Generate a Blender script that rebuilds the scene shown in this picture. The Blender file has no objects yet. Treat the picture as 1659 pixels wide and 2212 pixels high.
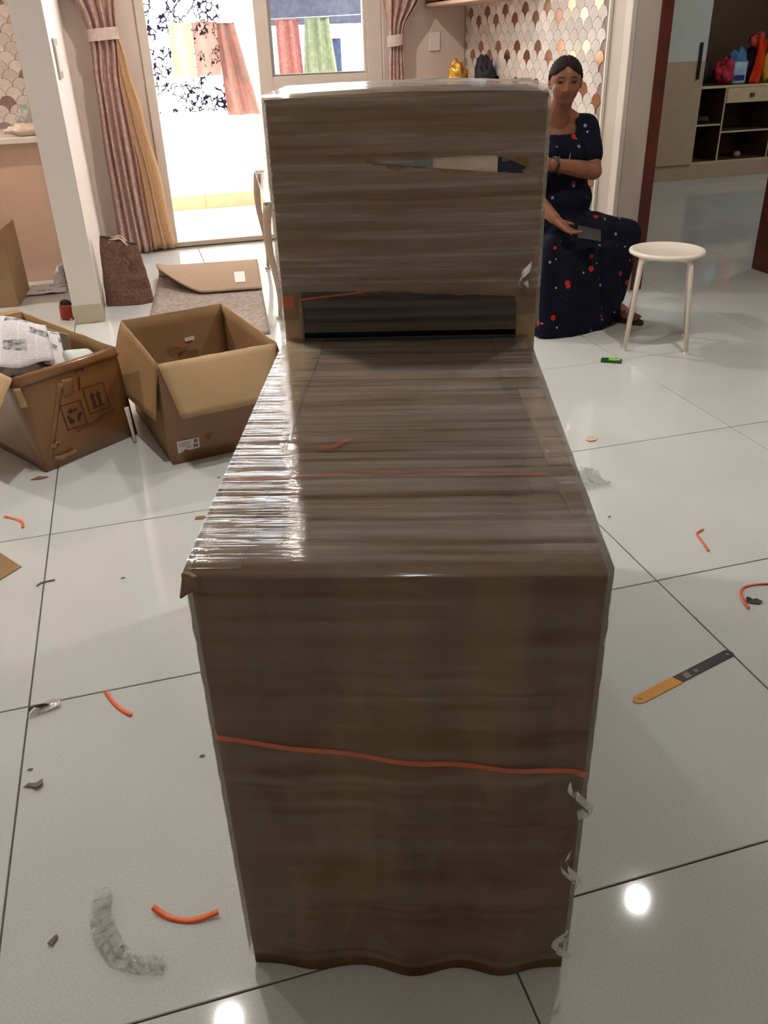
import bpy, bmesh, math, random
from mathutils import Vector, Matrix, noise

random.seed(7)
scene = bpy.context.scene
COL = scene.collection
R = math.radians

# ------------------------------------------------------------------ camera
cam_data = bpy.data.cameras.new('camera')
cam_data.sensor_fit = 'HORIZONTAL'
cam_data.sensor_width = 36.0
cam_data.lens = 36.0 * 1823.0 / 1659.0
cam_data.clip_start = 0.05
cam_data.clip_end = 200
camera = bpy.data.objects.new('camera', cam_data)
COL.objects.link(camera)
cr = Vector((0.96120199, -0.27418109, -0.0302567))
cu = Vector((0.15985145, 0.46425984, 0.87115459))
cf = Vector((0.22480715, 0.8421921, -0.49007573))
m = Matrix.Identity(4)
for i in range(3):
    m[i][0] = cr[i]; m[i][1] = cu[i]; m[i][2] = -cf[i]
m[0][3], m[1][3], m[2][3] = 0.0, 0.0, 1.295
camera.matrix_world = m
scene.camera = camera

# ------------------------------------------------------------------ world, sun, lights, exposure
world = bpy.data.worlds.new('sky')
scene.world = world
world.use_nodes = True
wn = world.node_tree.nodes
bg = wn['Background']
bg.inputs['Color'].default_value = (0.92, 0.96, 1.0, 1)
bg.inputs['Strength'].default_value = 11.0

sun_d = bpy.data.lights.new('sun', 'SUN')
sun_d.energy = 36.0
sun_d.color = (1.0, 0.94, 0.85)
sun_d.angle = R(0.6)
sun_o = bpy.data.objects.new('sun', sun_d)
COL.objects.link(sun_o)
sun_o.rotation_euler = Vector((-0.18, -0.5, -1.0)).to_track_quat('-Z', 'Y').to_euler()
sun_o.location = (2, 12, 12)

vs = scene.view_settings
vs.view_transform = 'Standard'
vs.look = 'None'
vs.gamma = 1.0
vs.use_curve_mapping = False
vs.exposure = 0.38

LAMP_W = 17.5

# ------------------------------------------------------------------ helpers
def lin(c):
    c = c / 255.0
    return c / 12.92 if c <= 0.04045 else ((c + 0.055) / 1.055) ** 2.4

def S(r, g, b):
    return (lin(r), lin(g), lin(b), 1.0)

class N:
    """small node-tree helper"""
    def __init__(s, name):
        s.m = bpy.data.materials.new(name)
        s.m.use_nodes = True
        s.t = s.m.node_tree
        s.t.nodes.clear()
        s.out = s.t.nodes.new('ShaderNodeOutputMaterial')
    def n(s, kind, **kw):
        nd = s.t.nodes.new('ShaderNode' + kind)
        for k, v in kw.items():
            if k.startswith('i_'):
                nd.inputs[k[2:].replace('_', ' ')].default_value = v
            else:
                setattr(nd, k, v)
        return nd
    def l(s, a, b):
        s.t.links.new(a, b)
    def coords(s, scale=(1, 1, 1), kind='Object'):
        tc = s.n('TexCoord'); mp = s.n('Mapping')
        mp.inputs['Scale'].default_value = scale
        s.l(tc.outputs[kind], mp.inputs['Vector'])
        return mp.outputs['Vector']
    def noise(s, vec, scale=5, detail=3, rough=0.5):
        nd = s.n('TexNoise'); nd.inputs['Scale'].default_value = scale
        nd.inputs['Detail'].default_value = detail; nd.inputs['Roughness'].default_value = rough
        s.l(vec, nd.inputs['Vector'])
        return nd.outputs['Fac']
    def ramp(s, fac, stops):
        nd = s.n('ValToRGB'); e = nd.color_ramp.elements
        e[0].position, e[0].color = stops[0]
        e[1].position, e[1].color = stops[-1]
        for p, c in stops[1:-1]:
            x = e.new(p); x.color = c
        s.l(fac, nd.inputs['Fac'])
        return nd.outputs['Color']
    def mix(s, fac, a, b, blend='MIX'):
        nd = s.n('Mix', data_type='RGBA', blend_type=blend)
        for sock, v in ((nd.inputs[0], fac), (nd.inputs[6], a), (nd.inputs[7], b)):
            if hasattr(v, 'is_output'):
                s.l(v, sock)
            else:
                sock.default_value = v
        return nd.outputs[2]
    def math(s, op, a, b=0.0):
        nd = s.n('Math', operation=op)
        for sock, v in ((nd.inputs[0], a), (nd.inputs[1], b)):
            if hasattr(v, 'is_output'):
                s.l(v, sock)
            else:
                sock.default_value = v
        return nd.outputs[0]
    def bump(s, h, strength=0.2, dist=0.01):
        nd = s.n('Bump'); nd.inputs['Strength'].default_value = strength
        nd.inputs['Distance'].default_value = dist
        s.l(h, nd.inputs['Height'])
        return nd.outputs['Normal']
    def principled(s, color, rough=0.5, metal=0.0, spec=0.5, normal=None, **kw):
        p = s.n('BsdfPrincipled')
        if hasattr(color, 'is_output'):
            s.l(color, p.inputs['Base Color'])
        else:
            p.inputs['Base Color'].default_value = color
        if hasattr(rough, 'is_output'):
            s.l(rough, p.inputs['Roughness'])
        else:
            p.inputs['Roughness'].default_value = rough
        p.inputs['Metallic'].default_value = metal
        p.inputs['Specular IOR Level'].default_value = spec
        if normal is not None:
            s.l(normal, p.inputs['Normal'])
        for k, v in kw.items():
            p.inputs[k.replace('_', ' ')].default_value = v
        return p
    def done(s, shader):
        o = shader.outputs[0] if hasattr(shader, 'outputs') else shader
        s.l(o, s.out.inputs['Surface'])
        return s.m

def simple(name, color, rough=0.5, metal=0.0, spec=0.5, var=0.08, vscale=12, bump=0.0, bscale=60, **kw):
    b = N(name)
    v = b.coords()
    f = b.noise(v, vscale, 4)
    lo = tuple(c * (1 - var) for c in color[:3]) + (1,)
    hi = tuple(min(1, c * (1 + var)) for c in color[:3]) + (1,)
    c = b.ramp(f, [(0.3, lo), (0.7, hi)])
    nrm = b.bump(b.noise(v, bscale, 3), bump, 0.01) if bump else None
    return b.done(b.principled(c, rough, metal, spec, nrm, **kw))

def cardboard(name, color, rough=0.75, flute=(0, 0, 0), var=0.14, spec=0.25, coat=0.0):
    b = N(name)
    v = b.coords()
    f = b.noise(v, 4, 5, 0.6)
    f2 = b.noise(b.coords((90, 90, 14)), 3, 3)
    fm = b.math('ADD', b.math('MULTIPLY', f, 0.75), b.math('MULTIPLY', f2, 0.25))
    lo = tuple(c * (1 - var) for c in color[:3]) + (1,)
    hi = tuple(min(1, c * (1 + var)) for c in color[:3]) + (1,)
    c = b.ramp(fm, [(0.32, lo), (0.68, hi)])
    nrm = b.bump(b.noise(v, 25, 4), 0.12, 0.01)
    return b.done(b.principled(c, rough, 0, spec, nrm, Coat_Weight=coat, Coat_Roughness=0.15))

def fabric(name, color, color2, scale=14, rough=0.9, trans=0.3, thresh=(0.45, 0.58), emboss=0.1):
    b = N(name)
    v = b.coords()
    f = b.noise(v, scale, 5, 0.65)
    c = b.ramp(f, [(thresh[0], color), (thresh[1], color2)])
    nrm = b.bump(b.noise(v, 220, 2), emboss, 0.003)
    d = b.principled(c, rough, 0, 0.1, nrm)
    t = b.n('BsdfTranslucent'); b.l(c, t.inputs['Color'])
    ms = b.n('MixShader'); ms.inputs[0].default_value = trans
    b.l(d.outputs[0], ms.inputs[1]); b.l(t.outputs[0], ms.inputs[2])
    return b.done(ms)

class MB:
    """collects geometry, builds ONE mesh object"""
    def __init__(s):
        s.v = []; s.f = []
    def add(s, verts, faces):
        o = len(s.v)
        s.v += [tuple(p) for p in verts]
        s.f += [tuple(i + o for i in f) for f in faces]
        return s
    def box(s, x0, x1, y0, y1, z0, z1):
        return s.add([(x0,y0,z0),(x1,y0,z0),(x1,y1,z0),(x0,y1,z0),(x0,y0,z1),(x1,y0,z1),(x1,y1,z1),(x0,y1,z1)],
                     [(0,3,2,1),(4,5,6,7),(0,1,5,4),(1,2,6,5),(2,3,7,6),(3,0,4,7)])
    def bbox(s, x0, x1, y0, y1, z0, z1, r=0.004, seg=2):
        bm = bmesh.new()
        bmesh.ops.create_cube(bm, size=1.0)
        for v in bm.verts:
            v.co = Vector(((x0+x1)/2 + v.co.x*(x1-x0), (y0+y1)/2 + v.co.y*(y1-y0), (z0+z1)/2 + v.co.z*(z1-z0)))
        bmesh.ops.bevel(bm, geom=list(bm.edges), offset=r, segments=seg, affect='EDGES', profile=0.5)
        s.from_bm(bm); bm.free()
        return s
    def from_bm(s, bm):
        bm.verts.index_update()
        return s.add([v.co[:] for v in bm.verts], [[v.index for v in f.verts] for f in bm.faces])
    def grid(s, fn, nu, nv, closed_u=False):
        verts = [fn(i / nu, j / nv) for j in range(nv + 1) for i in range(nu + (0 if closed_u else 1))]
        w = nu if closed_u else nu + 1
        faces = []
        for j in range(nv):
            for i in range(nu):
                a = j*w + i; b2 = j*w + (i+1) % w
                faces.append((a, b2, b2 + w, a + w))
        return s.add(verts, faces)
    def slab(s, fn, nu, nv, th, nrm=None):
        """thin sheet with thickness: fn(u,v)->point ; offset along local normal"""
        e = 1e-3
        P = [[Vector(fn(i/nu, j/nv)) for i in range(nu+1)] for j in range(nv+1)]
        def nr(i, j):
            if nrm is not None:
                return Vector(nrm)
            a = P[j][min(i+1,nu)] - P[j][max(i-1,0)]
            b = P[min(j+1,nv)][i] - P[max(j-1,0)][i]
            n = a.cross(b)
            return n.normalized() if n.length > 1e-9 else Vector((0,0,1))
        top = [P[j][i] + nr(i,j)*th/2 for j in range(nv+1) for i in range(nu+1)]
        bot = [P[j][i] - nr(i,j)*th/2 for j in range(nv+1) for i in range(nu+1)]
        w = nu+1; o = len(top)
        faces = []
        for j in range(nv):
            for i in range(nu):
                a = j*w+i
                faces.append((a, a+1, a+1+w, a+w))
                faces.append((o+a, o+a+w, o+a+1+w, o+a+1))
        for i in range(nu):
            faces.append((i, o+i, o+i+1, i+1)); a = nv*w+i
            faces.append((a, a+1, o+a+1, o+a))
        for j in range(nv):
            a = j*w
            faces.append((a, a+w, o+a+w, o+a)); a = j*w+nu
            faces.append((a, o+a, o+a+w, a+w))
        return s.add(top+bot, faces)
    def tube(s, pts, r, seg=8, cap=True):
        pts = [Vector(p) for p in pts]
        rs = r if isinstance(r, (list, tuple)) else [r]*len(pts)
        t0 = (pts[1]-pts[0]).normalized()
        up = Vector((0,0,1)) if abs(t0.z) < 0.9 else Vector((1,0,0))
        n = t0.cross(up).normalized()
        verts = []
        for k, p in enumerate(pts):
            t = (pts[min(k+1,len(pts)-1)] - pts[max(k-1,0)]).normalized()
            n = (n - t*n.dot(t)).normalized(); b = t.cross(n)
            for q in range(seg):
                a = 2*math.pi*q/seg
                verts.append(p + n*math.cos(a)*rs[k] + b*math.sin(a)*rs[k])
        faces = []
        for k in range(len(pts)-1):
            for q in range(seg):
                faces.append((k*seg+q, k*seg+(q+1)%seg, (k+1)*seg+(q+1)%seg, (k+1)*seg+q))
        if cap:
            faces.append(tuple(range(seg-1,-1,-1))); faces.append(tuple((len(pts)-1)*seg+q for q in range(seg)))
        return s.add(verts, faces)
    def lathe(s, prof, seg=32, c=(0,0,0)):
        verts = []; faces = []
        for (r, z) in prof:
            for q in range(seg):
                a = 2*math.pi*q/seg
                verts.append((c[0]+r*math.cos(a), c[1]+r*math.sin(a), c[2]+z))
        for k in range(len(prof)-1):
            for q in range(seg):
                faces.append((k*seg+q, k*seg+(q+1)%seg, (k+1)*seg+(q+1)%seg, (k+1)*seg+q))
        faces.append(tuple(range(seg-1,-1,-1))); faces.append(tuple((len(prof)-1)*seg+q for q in range(seg)))
        return s.add(verts, faces)
    def prism(s, outer, holes=(), th=0.002, frame=None):
        """2-D polygon with holes extruded by th along the frame normal. frame=(origin, ex, ey, en)"""
        if frame is None:
            frame = ((0,0,0), (1,0,0), (0,1,0), (0,0,1))
        o, ex, ey, en = [Vector(q) for q in frame]
        bm = bmesh.new()
        edges = []
        loops = [outer] + list(holes)
        for lp in loops:
            vv = [bm.verts.new((p[0], p[1], 0)) for p in lp]
            for i in range(len(vv)):
                edges.append(bm.edges.new((vv[i], vv[(i+1) % len(vv)])))
        bmesh.ops.triangle_fill(bm, use_beauty=True, edges=edges, normal=(0,0,1))
        bm.verts.index_update()
        flat = [v.co.copy() for v in bm.verts]; tris = [[v.index for v in f.verts] for f in bm.faces]
        bm.free()
        k = len(flat)
        P = [o + ex*q.x + ey*q.y for q in flat]
        verts = [p + en*th for p in P] + P
        faces = [t for t in tris] + [[i + k for i in reversed(t)] for t in tris]
        st = 0
        for lp in loops:
            nn = len(lp)
            for i in range(nn):
                a = st+i; b2 = st+(i+1) % nn
                faces.append((a, b2, b2+k, a+k))
            st += nn
        return s.add(verts, faces)
    def ellipsoid(s, c, rad, seg=16, rings=10, rot=None):
        verts = [];faces = []
        c = Vector(c)
        for j in range(rings+1):
            th = math.pi*j/rings
            for i in range(seg):
                ph = 2*math.pi*i/seg
                p = Vector((rad[0]*math.sin(th)*math.cos(ph), rad[1]*math.sin(th)*math.sin(ph), rad[2]*math.cos(th)))
                if rot is not None: p = rot @ p
                verts.append(c+p)
        for j in range(rings):
            for i in range(seg):
                faces.append((j*seg+i, (j+1)*seg+i, (j+1)*seg+(i+1)%seg, j*seg+(i+1)%seg))
        return s.add(verts, faces)
    def capsule(s, a, b, ra, rb, seg=14):
        a = Vector(a); b = Vector(b); d = (b-a)
        L = d.length
        q = Vector((0,0,1)).rotation_difference(d.normalized())
        prof = []
        for k in range(6):
            t = math.pi/2*(1-k/5)
            prof.append((ra*math.cos(t), -ra*math.sin(t)))
        for k in range(6):
            t = math.pi/2*k/5
            prof.append((rb*math.cos(t), L+rb*math.sin(t)))
        verts=[];faces=[]
        for (r,z) in prof:
            for i in range(seg):
                an = 2*math.pi*i/seg
                verts.append(a + q @ Vector((max(r,1e-5)*math.cos(an), max(r,1e-5)*math.sin(an), z)))
        for k in range(len(prof)-1):
            for i in range(seg):
                faces.append((k*seg+i, k*seg+(i+1)%seg, (k+1)*seg+(i+1)%seg, (k+1)*seg+i))
        faces.append(tuple(range(seg-1,-1,-1))); faces.append(tuple((len(prof)-1)*seg+i for i in range(seg)))
        return s.add(verts, faces)
    def hull(s, pts):
        bm = bmesh.new()
        for p in pts: bm.verts.new(p)
        r = bmesh.ops.convex_hull(bm, input=list(bm.verts))
        for v in [v for v in bm.verts if not v.link_faces]: bm.verts.remove(v)
        s.from_bm(bm); bm.free()
        return s
    def mesh(s, name):
        me = bpy.data.meshes.new(name)
        me.from_pydata(s.v, [], s.f)
        me.validate()
        bm = bmesh.new(); bm.from_mesh(me)
        bmesh.ops.recalc_face_normals(bm, faces=bm.faces)
        bm.to_mesh(me); bm.free()
        me.update()
        return me
    def build(s, name, mat, parent=None, smooth=False, loc=None, rot=None):
        me = s.mesh(name)
        me.materials.append(mat)
        if smooth:
            for p in me.polygons: p.use_smooth = True
        return link(name, me, parent, loc, rot)

def link(name, data, parent=None, loc=None, rot=None):
    o = bpy.data.objects.new(name, data)
    COL.objects.link(o)
    if parent is not None: o.parent = parent
    if loc is not None: o.location = loc
    if rot is not None: o.rotation_euler = rot
    return o

def tag(o, label=None, cat=None, group=None, kind=None):
    if label: o['label'] = label
    if cat: o['category'] = cat
    if group: o['group'] = group
    if kind: o['kind'] = kind
    return o

def thing(name, label, cat, loc=(0,0,0), rz=0.0, group=None):
    o = bpy.data.objects.new(name, None)
    o.empty_display_size = 0.1
    COL.objects.link(o)
    o.location = loc; o.rotation_euler = (0, 0, rz)
    return tag(o, label, cat, group)

def struct(name, mb, mat, parent=None, smooth=False):
    o = mb.build(name, mat, parent, smooth)
    if parent is None: o['kind'] = 'structure'
    return o

def evaluated(ob):
    """bake an object's modifiers into a fresh mesh"""
    dg = bpy.context.evaluated_depsgraph_get()
    dg.update()
    me = bpy.data.meshes.new_from_object(ob.evaluated_get(dg))
    return me

def remesh(mb, name, voxel, smooth_iter=4, factor=0.5):
    me = mb.mesh(name + '_src')
    o = bpy.data.objects.new(name + '_src', me)
    COL.objects.link(o)
    md = o.modifiers.new('r', 'REMESH'); md.mode = 'VOXEL'; md.voxel_size = voxel; md.use_smooth_shade = True
    if smooth_iter:
        sm = o.modifiers.new('s', 'SMOOTH'); sm.iterations = smooth_iter; sm.factor = factor
    out = evaluated(o)
    bpy.data.objects.remove(o)
    bpy.data.meshes.remove(me)
    out.name = name
    for p in out.polygons: p.use_smooth = True
    return out

def fbm(x, y=0.0, z=0.0):
    return noise.fractal(Vector((x, y, z)), 1.0, 2.0, 3)
# ------------------------------------------------------------------ setting: materials
def floor_tile_mat():
    b = N('polished_white_tile')
    v = b.coords()
    oi = b.n('ObjectInfo')
    sp = b.noise(v, 260, 2)
    big = b.noise(v, 3.0, 3)
    c1 = b.ramp(sp, [(0.42, S(199, 202, 200)), (0.62, S(209, 212, 210))])
    c2 = b.ramp(big, [(0.3, (0.93, 0.93, 0.93, 1)), (0.7, (1, 1, 1, 1))])
    c = b.mix(1.0, c1, c2, 'MULTIPLY')
    tint = b.ramp(oi.outputs['Random'], [(0, (0.97, 0.97, 0.96, 1)), (1, (1, 1, 1, 1))])
    c = b.mix(1.0, c, tint, 'MULTIPLY')
    return b.done(b.principled(c, 0.045, 0, 0.5))
M_TILE = floor_tile_mat()
M_GROUT = simple('grey_grout', S(105, 100, 90), 0.9, var=0.2)
M_WALL = simple('pale_grey_wall_paint', S(205, 192, 180), 0.6, var=0.03, vscale=3, bump=0.05, bscale=120)
M_WALL_GREY = simple('taupe_wall_paint', S(188, 172, 160), 0.6, var=0.03, vscale=3, bump=0.05, bscale=120)
M_WALL_COOL = simple('cool_white_wall_paint', S(236, 226, 220), 0.5, var=0.02, vscale=3)
M_WHITE = simple('white_paint', S(228, 220, 208), 0.45, var=0.03)
M_TRIM = simple('cream_frame_paint', S(214, 198, 186), 0.4, var=0.03)
M_CEIL = simple('ceiling_paint', S(235, 228, 216), 0.8, var=0.02)
M_BROWN = simple('dark_red_brown_wood', S(84, 28, 16), 0.35, var=0.25, vscale=8)
M_PEACH = simple('peach_laminate', S(204, 174, 154), 0.4, var=0.04)
M_MARBLE = simple('white_counter_marble', S(226, 216, 206), 0.2, var=0.05, vscale=6)
M_BALC = simple('balcony_white_paint', S(236, 232, 226), 0.7, var=0.03)
M_BALC_FLOOR = simple('balcony_floor_tile', S(226, 214, 200), 0.35, var=0.05)
M_TERRA = simple('terracotta_skirting', S(214, 170, 138), 0.5, var=0.08)
M_SILL = simple('beige_stone_sill', S(206, 186, 168), 0.35, var=0.06)

def glass_mat(name, tint=(1, 1, 1, 1), refl=0.12):
    b = N(name)
    tr = b.n('BsdfTransparent'); tr.inputs['Color'].default_value = tint
    gl = b.n('BsdfGlossy'); gl.inputs['Roughness'].default_value = 0.02
    lw = b.n('LayerWeight'); lw.inputs['Blend'].default_value = 0.25
    f = b.math('ADD', b.math('MULTIPLY', lw.outputs['Fresnel'], 0.7), refl * 0.3)
    ms = b.n('MixShader'); b.l(f, ms.inputs[0]); b.l(tr.outputs[0], ms.inputs[1]); b.l(gl.outputs[0], ms.inputs[2])
    return b.done(ms)
M_GLASS = glass_mat('clear_glass', (0.93, 0.96, 0.97, 1))

def scallop_white():
    b = N('white_scallop_ceramic')
    oi = b.n('ObjectInfo')
    v = b.coords((1, 1, 1))
    vein = b.noise(v, 22, 5, 0.7)
    c1 = b.ramp(oi.outputs['Random'], [(0, S(196, 184, 174)), (1, S(222, 210, 200))])
    c2 = b.ramp(vein, [(0.35, (0.86, 0.85, 0.85, 1)), (0.55, (1, 1, 1, 1))])
    return b.done(b.principled(b.mix(1.0, c1, c2, 'MULTIPLY'), 0.5, 0, 0.22))
M_SCAL = scallop_white()
M_GOLD = simple('bronze_mirror_tile', S(170, 120, 84), 0.16, metal=0.85, var=0.12)
M_SCAL_GROUT = simple('scallop_grout', S(150, 134, 124), 0.9)

# ------------------------------------------------------------------ floor
floor = struct('floor', MB().box(-3.0, 6.7, -2.6, 8.2, -0.06, -0.004), M_GROUT)
tm = MB().bbox(-0.3982, 0.3982, -0.3982, 0.3982, -0.004, 0.0, 0.0012, 1)
tile_me = tm.mesh('tile'); tile_me.materials.append(M_TILE)
TX0, TY0, TS = -0.4135, 0.8247, 0.8
for i in range(-3, 9):
    for j in range(-4, 9):
        cx, cy = TX0 + (i + 0.5) * TS, TY0 + (j + 0.5) * TS
        if cx > 6.5 or (cy > 6.6 and cx < 2.2) or cy > 8.0:
            continue
        link('tile', tile_me, floor, (cx, cy, 0))

# ------------------------------------------------------------------ walls and ceiling
H = 2.75
struct('ceiling', MB().box(-3.1, 6.8, -2.7, 6.68, H, H + 0.1).box(2.56, 6.8, 6.68, 8.2, H, H + 0.1), M_CEIL)
wall_back = struct('wall_back', MB().box(-3.0, 0.2, 6.56, 6.7, 0, H).box(1.9, 2.62, 6.56, 6.7, 0, H).box(0.2, 1.9, 6.56, 6.7, 2.42, H), simple('pinkish_back_wall_paint', S(218, 200, 188), 0.6, var=0.03, vscale=3))
wall_part = struct('wall_partition', MB().box(-0.41, -0.265, 4.745, 6.56, 0, H), M_WALL_COOL)
struct('baseboard_partition', MB().bbox(-0.412, -0.261, 4.741, 6.559, 0.0, 0.098, 0.002, 1), simple('beige_skirting', S(196, 184, 162), 0.35, var=0.04))
wall_right = struct('wall_right', MB().box(2.48, 2.63, 4.26, 6.56, 0, H), M_WALL_GREY)
MB().box(2.473, 2.48, 4.47, 6.56, 0.0, 1.62).build('tile_backing', M_SCAL_GROUT, wall_right)
MB().bbox(2.462, 2.48, 4.455, 4.47, 0.0, 1.62, 0.002, 1).build('tile_edge_trim', M_WHITE, wall_right)
MB().bbox(2.472, 2.50, 4.252, 4.32, 0.0, H, 0.003, 1).build('lit_corner_strip', M_WALL, wall_right)  # paler strip puts daylight on the corner's side face into its colour
struct('wall_doorway', MB().box(2.63, 4.5, 4.27, 4.4, 2.2, H).box(3.60, 4.5, 4.27, 4.4, 0, H), M_WALL_GREY)
MB().box(2.50, 2.63, 4.25, 4.262, 0, H).build('wall_face', M_WALL_GREY, wall_right)
trim1 = struct('trim_1', MB().bbox(2.628, 2.69, 4.235, 4.41, 0.0, 2.2, 0.004).bbox(3.545, 3.605, 4.235, 4.41, 0.0, 2.2, 0.004).bbox(2.628, 3.605, 4.235, 4.41, 2.2, 2.26, 0.004), M_BROWN)
struct('wall_east', MB().box(4.4, 4.5, -2.6, 4.27, 0, H), M_WALL)
struct('wall_south', MB().box(-3.0, 4.5, -2.7, -2.6, 0, H), M_WALL)
struct('wall_west', MB().box(-3.1, -3.0, -2.7, 6.7, 0, H), M_WALL)
struct('wall_bedroom_back', MB().box(2.6, 6.8, 8.1, 8.2, 0, H), M_WALL)
struct('wall_bedroom_right', MB().box(6.7, 6.8, 4.27, 8.2, 0, H), M_WALL)
struct('wall_bedroom_left', MB().box(2.55, 2.63, 6.7, 8.2, 0, H), M_WALL)
struct('wall_bedroom_front', MB().box(4.5, 6.8, 4.27, 4.4, 0, H), M_WALL)

# scallop tiles (fish scale), each a piece of its wall
def scallop(ex, ey, en, r=0.051, k=0.955):
    pts = []
    for q in range(8):
        a = math.pi * q / 7
        pts.append((k*r*math.cos(a), k*r*math.sin(a)))
    for q in range(1, 4):
        a = math.pi/2 * (1 - q/3)
        pts.append((k*(-r + r*math.cos(a)), k*(-r + r*math.sin(a))))
    for q in range(1, 3):
        a = math.pi - math.pi/2 * (q/3)
        pts.append((k*(r + r*math.cos(a)), k*(-r + r*math.sin(a))))
    return MB().prism(pts, (), 0.004, ((0,0,0), ex, ey, en)).mesh('scallop_tile')
sc_right_w = scallop((0,-1,0), (0,0,1), (-1,0,0)); sc_right_w.materials.append(M_SCAL)
sc_right_g = sc_right_w.copy(); sc_right_g.materials.clear(); sc_right_g.materials.append(M_GOLD)
sc_back_w = scallop((1,0,0), (0,0,1), (0,-1,0)); sc_back_w.materials.append(M_SCAL)
sc_back_g = sc_back_w.copy(); sc_back_g.materials.clear(); sc_back_g.materials.append(simple('mauve_scallop_ceramic', S(140, 112, 106), 0.25))
r_ = 0.051
for row in range(-3, 18):
    z = 1.408 - row * r_
    off = 0 if row % 2 == 0 else r_
    for c in range(-7, 17):
        y = 6.119 - 2 * r_ * c - off
        if y > 6.52 or y < 4.50: continue
        if z > 1.462 and y > 5.28: continue
        if row > 11 and y > 5.0: continue
        if z < 0.9 and y > 5.3: continue
        g = row % 4
        gold = (g == 0 and c % 3 == 0) or (g == 1 and c % 3 == 1)
        if row >= 4: gold = (g == 0 and c % 3 == 2) or (g == 1 and c % 3 == 0)
        link('scallop_tile', sc_right_g if gold else sc_right_w, wall_right, (2.473, y, z))
MB().box(-1.3, -0.41, 6.553, 6.56, 0.845, 1.62).build('tile_backing', M_SCAL_GROUT, wall_back)
for row in range(0, 15):
    z = 1.60 - row * r_
    for c in range(0, 9):
        x = -0.47 - 2 * r_ * c + (r_ if row % 2 else 0) - 0.02
        if x > -0.45: continue
        dark = (row * 5 + c * 3) % 11 in (0, 4) and row % 4 != 2
        link('scallop_tile', sc_back_g if dark else sc_back_w, wall_back, (x, 6.553, z))
# switch plates
MB().bbox(2.205, 2.285, 6.548, 6.5595, 1.20, 1.315, 0.003).build('switch_plate', M_WALL_COOL, wall_back)
sp = MB().bbox(-0.265, -0.256, 4.96, 5.30, 1.16, 1.34, 0.003).build('switch_plate', simple('grey_switch_panel', S(168, 158, 148), 0.35), wall_part)
for k in range(4):
    MB().bbox(-0.257, -0.252, 4.985 + k*0.075, 5.045 + k*0.075, 1.19, 1.31, 0.002, 1).build('switch', M_WHITE, sp)

# ------------------------------------------------------------------ balcony
struct('balcony_floor', MB().box(-0.7, 2.55, 6.70, 8.2, -0.05, 0.012), M_BALC_FLOOR)
struct('wall_balcony_parapet', MB().box(-0.7, 2.55, 8.03, 8.18, 0.012, 1.02), M_BALC)
struct('baseboard_balcony', MB().bbox(-0.7, 0.60, 8.018, 8.03, 0.012, 0.13, 0.002, 1).bbox(0.606, 1.7, 8.018, 8.03, 0.012, 0.13, 0.002, 1).bbox(1.706, 2.55, 8.018, 8.03, 0.012, 0.13, 0.002, 1), M_TERRA)
struct('wall_balcony_side', MB().box(-0.8, -0.7, 6.7, 8.2, 0, H).box(2.54, 2.56, 6.7, 8.2, 0, H), M_BALC)
struct('balcony_soffit', MB().box(-0.8, 2.56, 6.68, 8.2, H, H + 0.1), M_BALC)

# balcony door: opening X .25-.965, leaf .965-1.86
struct('trim_2', MB().bbox(0.195, 0.255, 6.53, 6.72, 0.03, 2.42, 0.004).bbox(1.855, 1.905, 6.53, 6.72, 0.03, 2.42, 0.004).bbox(0.195, 1.905, 6.53, 6.72, 2.38, 2.43, 0.004), M_TRIM)
struct('trim_3', MB().bbox(0.19, 1.91, 6.52, 6.74, 0.0, 0.035, 0.004), M_SILL)
door = MB().bbox(0.965, 1.06, 6.56, 6.62, 0.035, 2.38, 0.005).build('door_1', M_TRIM)
door['kind'] = 'structure'
MB().bbox(1.745, 1.853, 6.56, 6.62, 0.035, 2.38, 0.005).build('stile', M_TRIM, door)
MB().bbox(1.06, 1.745, 6.56, 6.62, 0.985, 1.08, 0.005).build('rail', M_TRIM, door)
MB().bbox(1.06, 1.745, 6.56, 6.62, 2.28, 2.38, 0.005).build('rail', M_TRIM, door)
MB().bbox(1.06, 1.745, 6.56, 6.62, 0.035, 0.16, 0.005).build('rail', M_TRIM, door)
MB().box(1.06, 1.745, 6.583, 6.597, 0.16, 0.985).build('lower_panel', M_TRIM, door)
MB().box(1.06, 1.745, 6.588, 6.593, 1.08, 2.28).build('pane', M_GLASS, door)
M_BEAD = simple('grey_glazing_bead', S(150, 142, 138), 0.4)
MB().bbox(1.06, 1.082, 6.568, 6.612, 1.08, 2.28, 0.004).build('glazing_bead', M_BEAD, door)
MB().bbox(1.723, 1.745, 6.568, 6.612, 1.08, 2.28, 0.004).build('glazing_bead', M_TRIM, door)
MB().bbox(1.082, 1.723, 6.568, 6.612, 1.08, 1.092, 0.003).build('glazing_bead', M_BEAD, door)

# ------------------------------------------------------------------ ceiling downlights and added fill lamps
M_LENS = N('lamp_lens')
e_ = M_LENS.n('Emission'); e_.inputs['Color'].default_value = (1, 0.93, 0.82, 1); e_.inputs['Strength'].default_value = 40
M_LENS = M_LENS.done(e_)
def downlight(x, y, label, power, color=(1, 0.97, 0.92), size=0.06):
    t = thing('ceiling_downlight', label, 'lamp', (x, y, H), 0, 'ceiling downlights')
    MB().lathe([(0.050, 0.0), (0.050, -0.012), (0.030, -0.012), (0.028, -0.004)], 28).build('trim_ring', M_WHITE, t)
    MB().lathe([(0.026, -0.003), (0.026, -0.007)], 28).build('lens', M_LENS, t)
    ld = bpy.data.lights.new('downlight', 'AREA'); ld.shape = 'DISK'; ld.size = size
    ld.energy = power; ld.color = color
    lo = link('downlight_glow', ld, t, (0, 0, -0.02))
    return t
downlight(-0.19, 2.45, 'round recessed ceiling downlight above the open cartons', LAMP_W)
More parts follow.
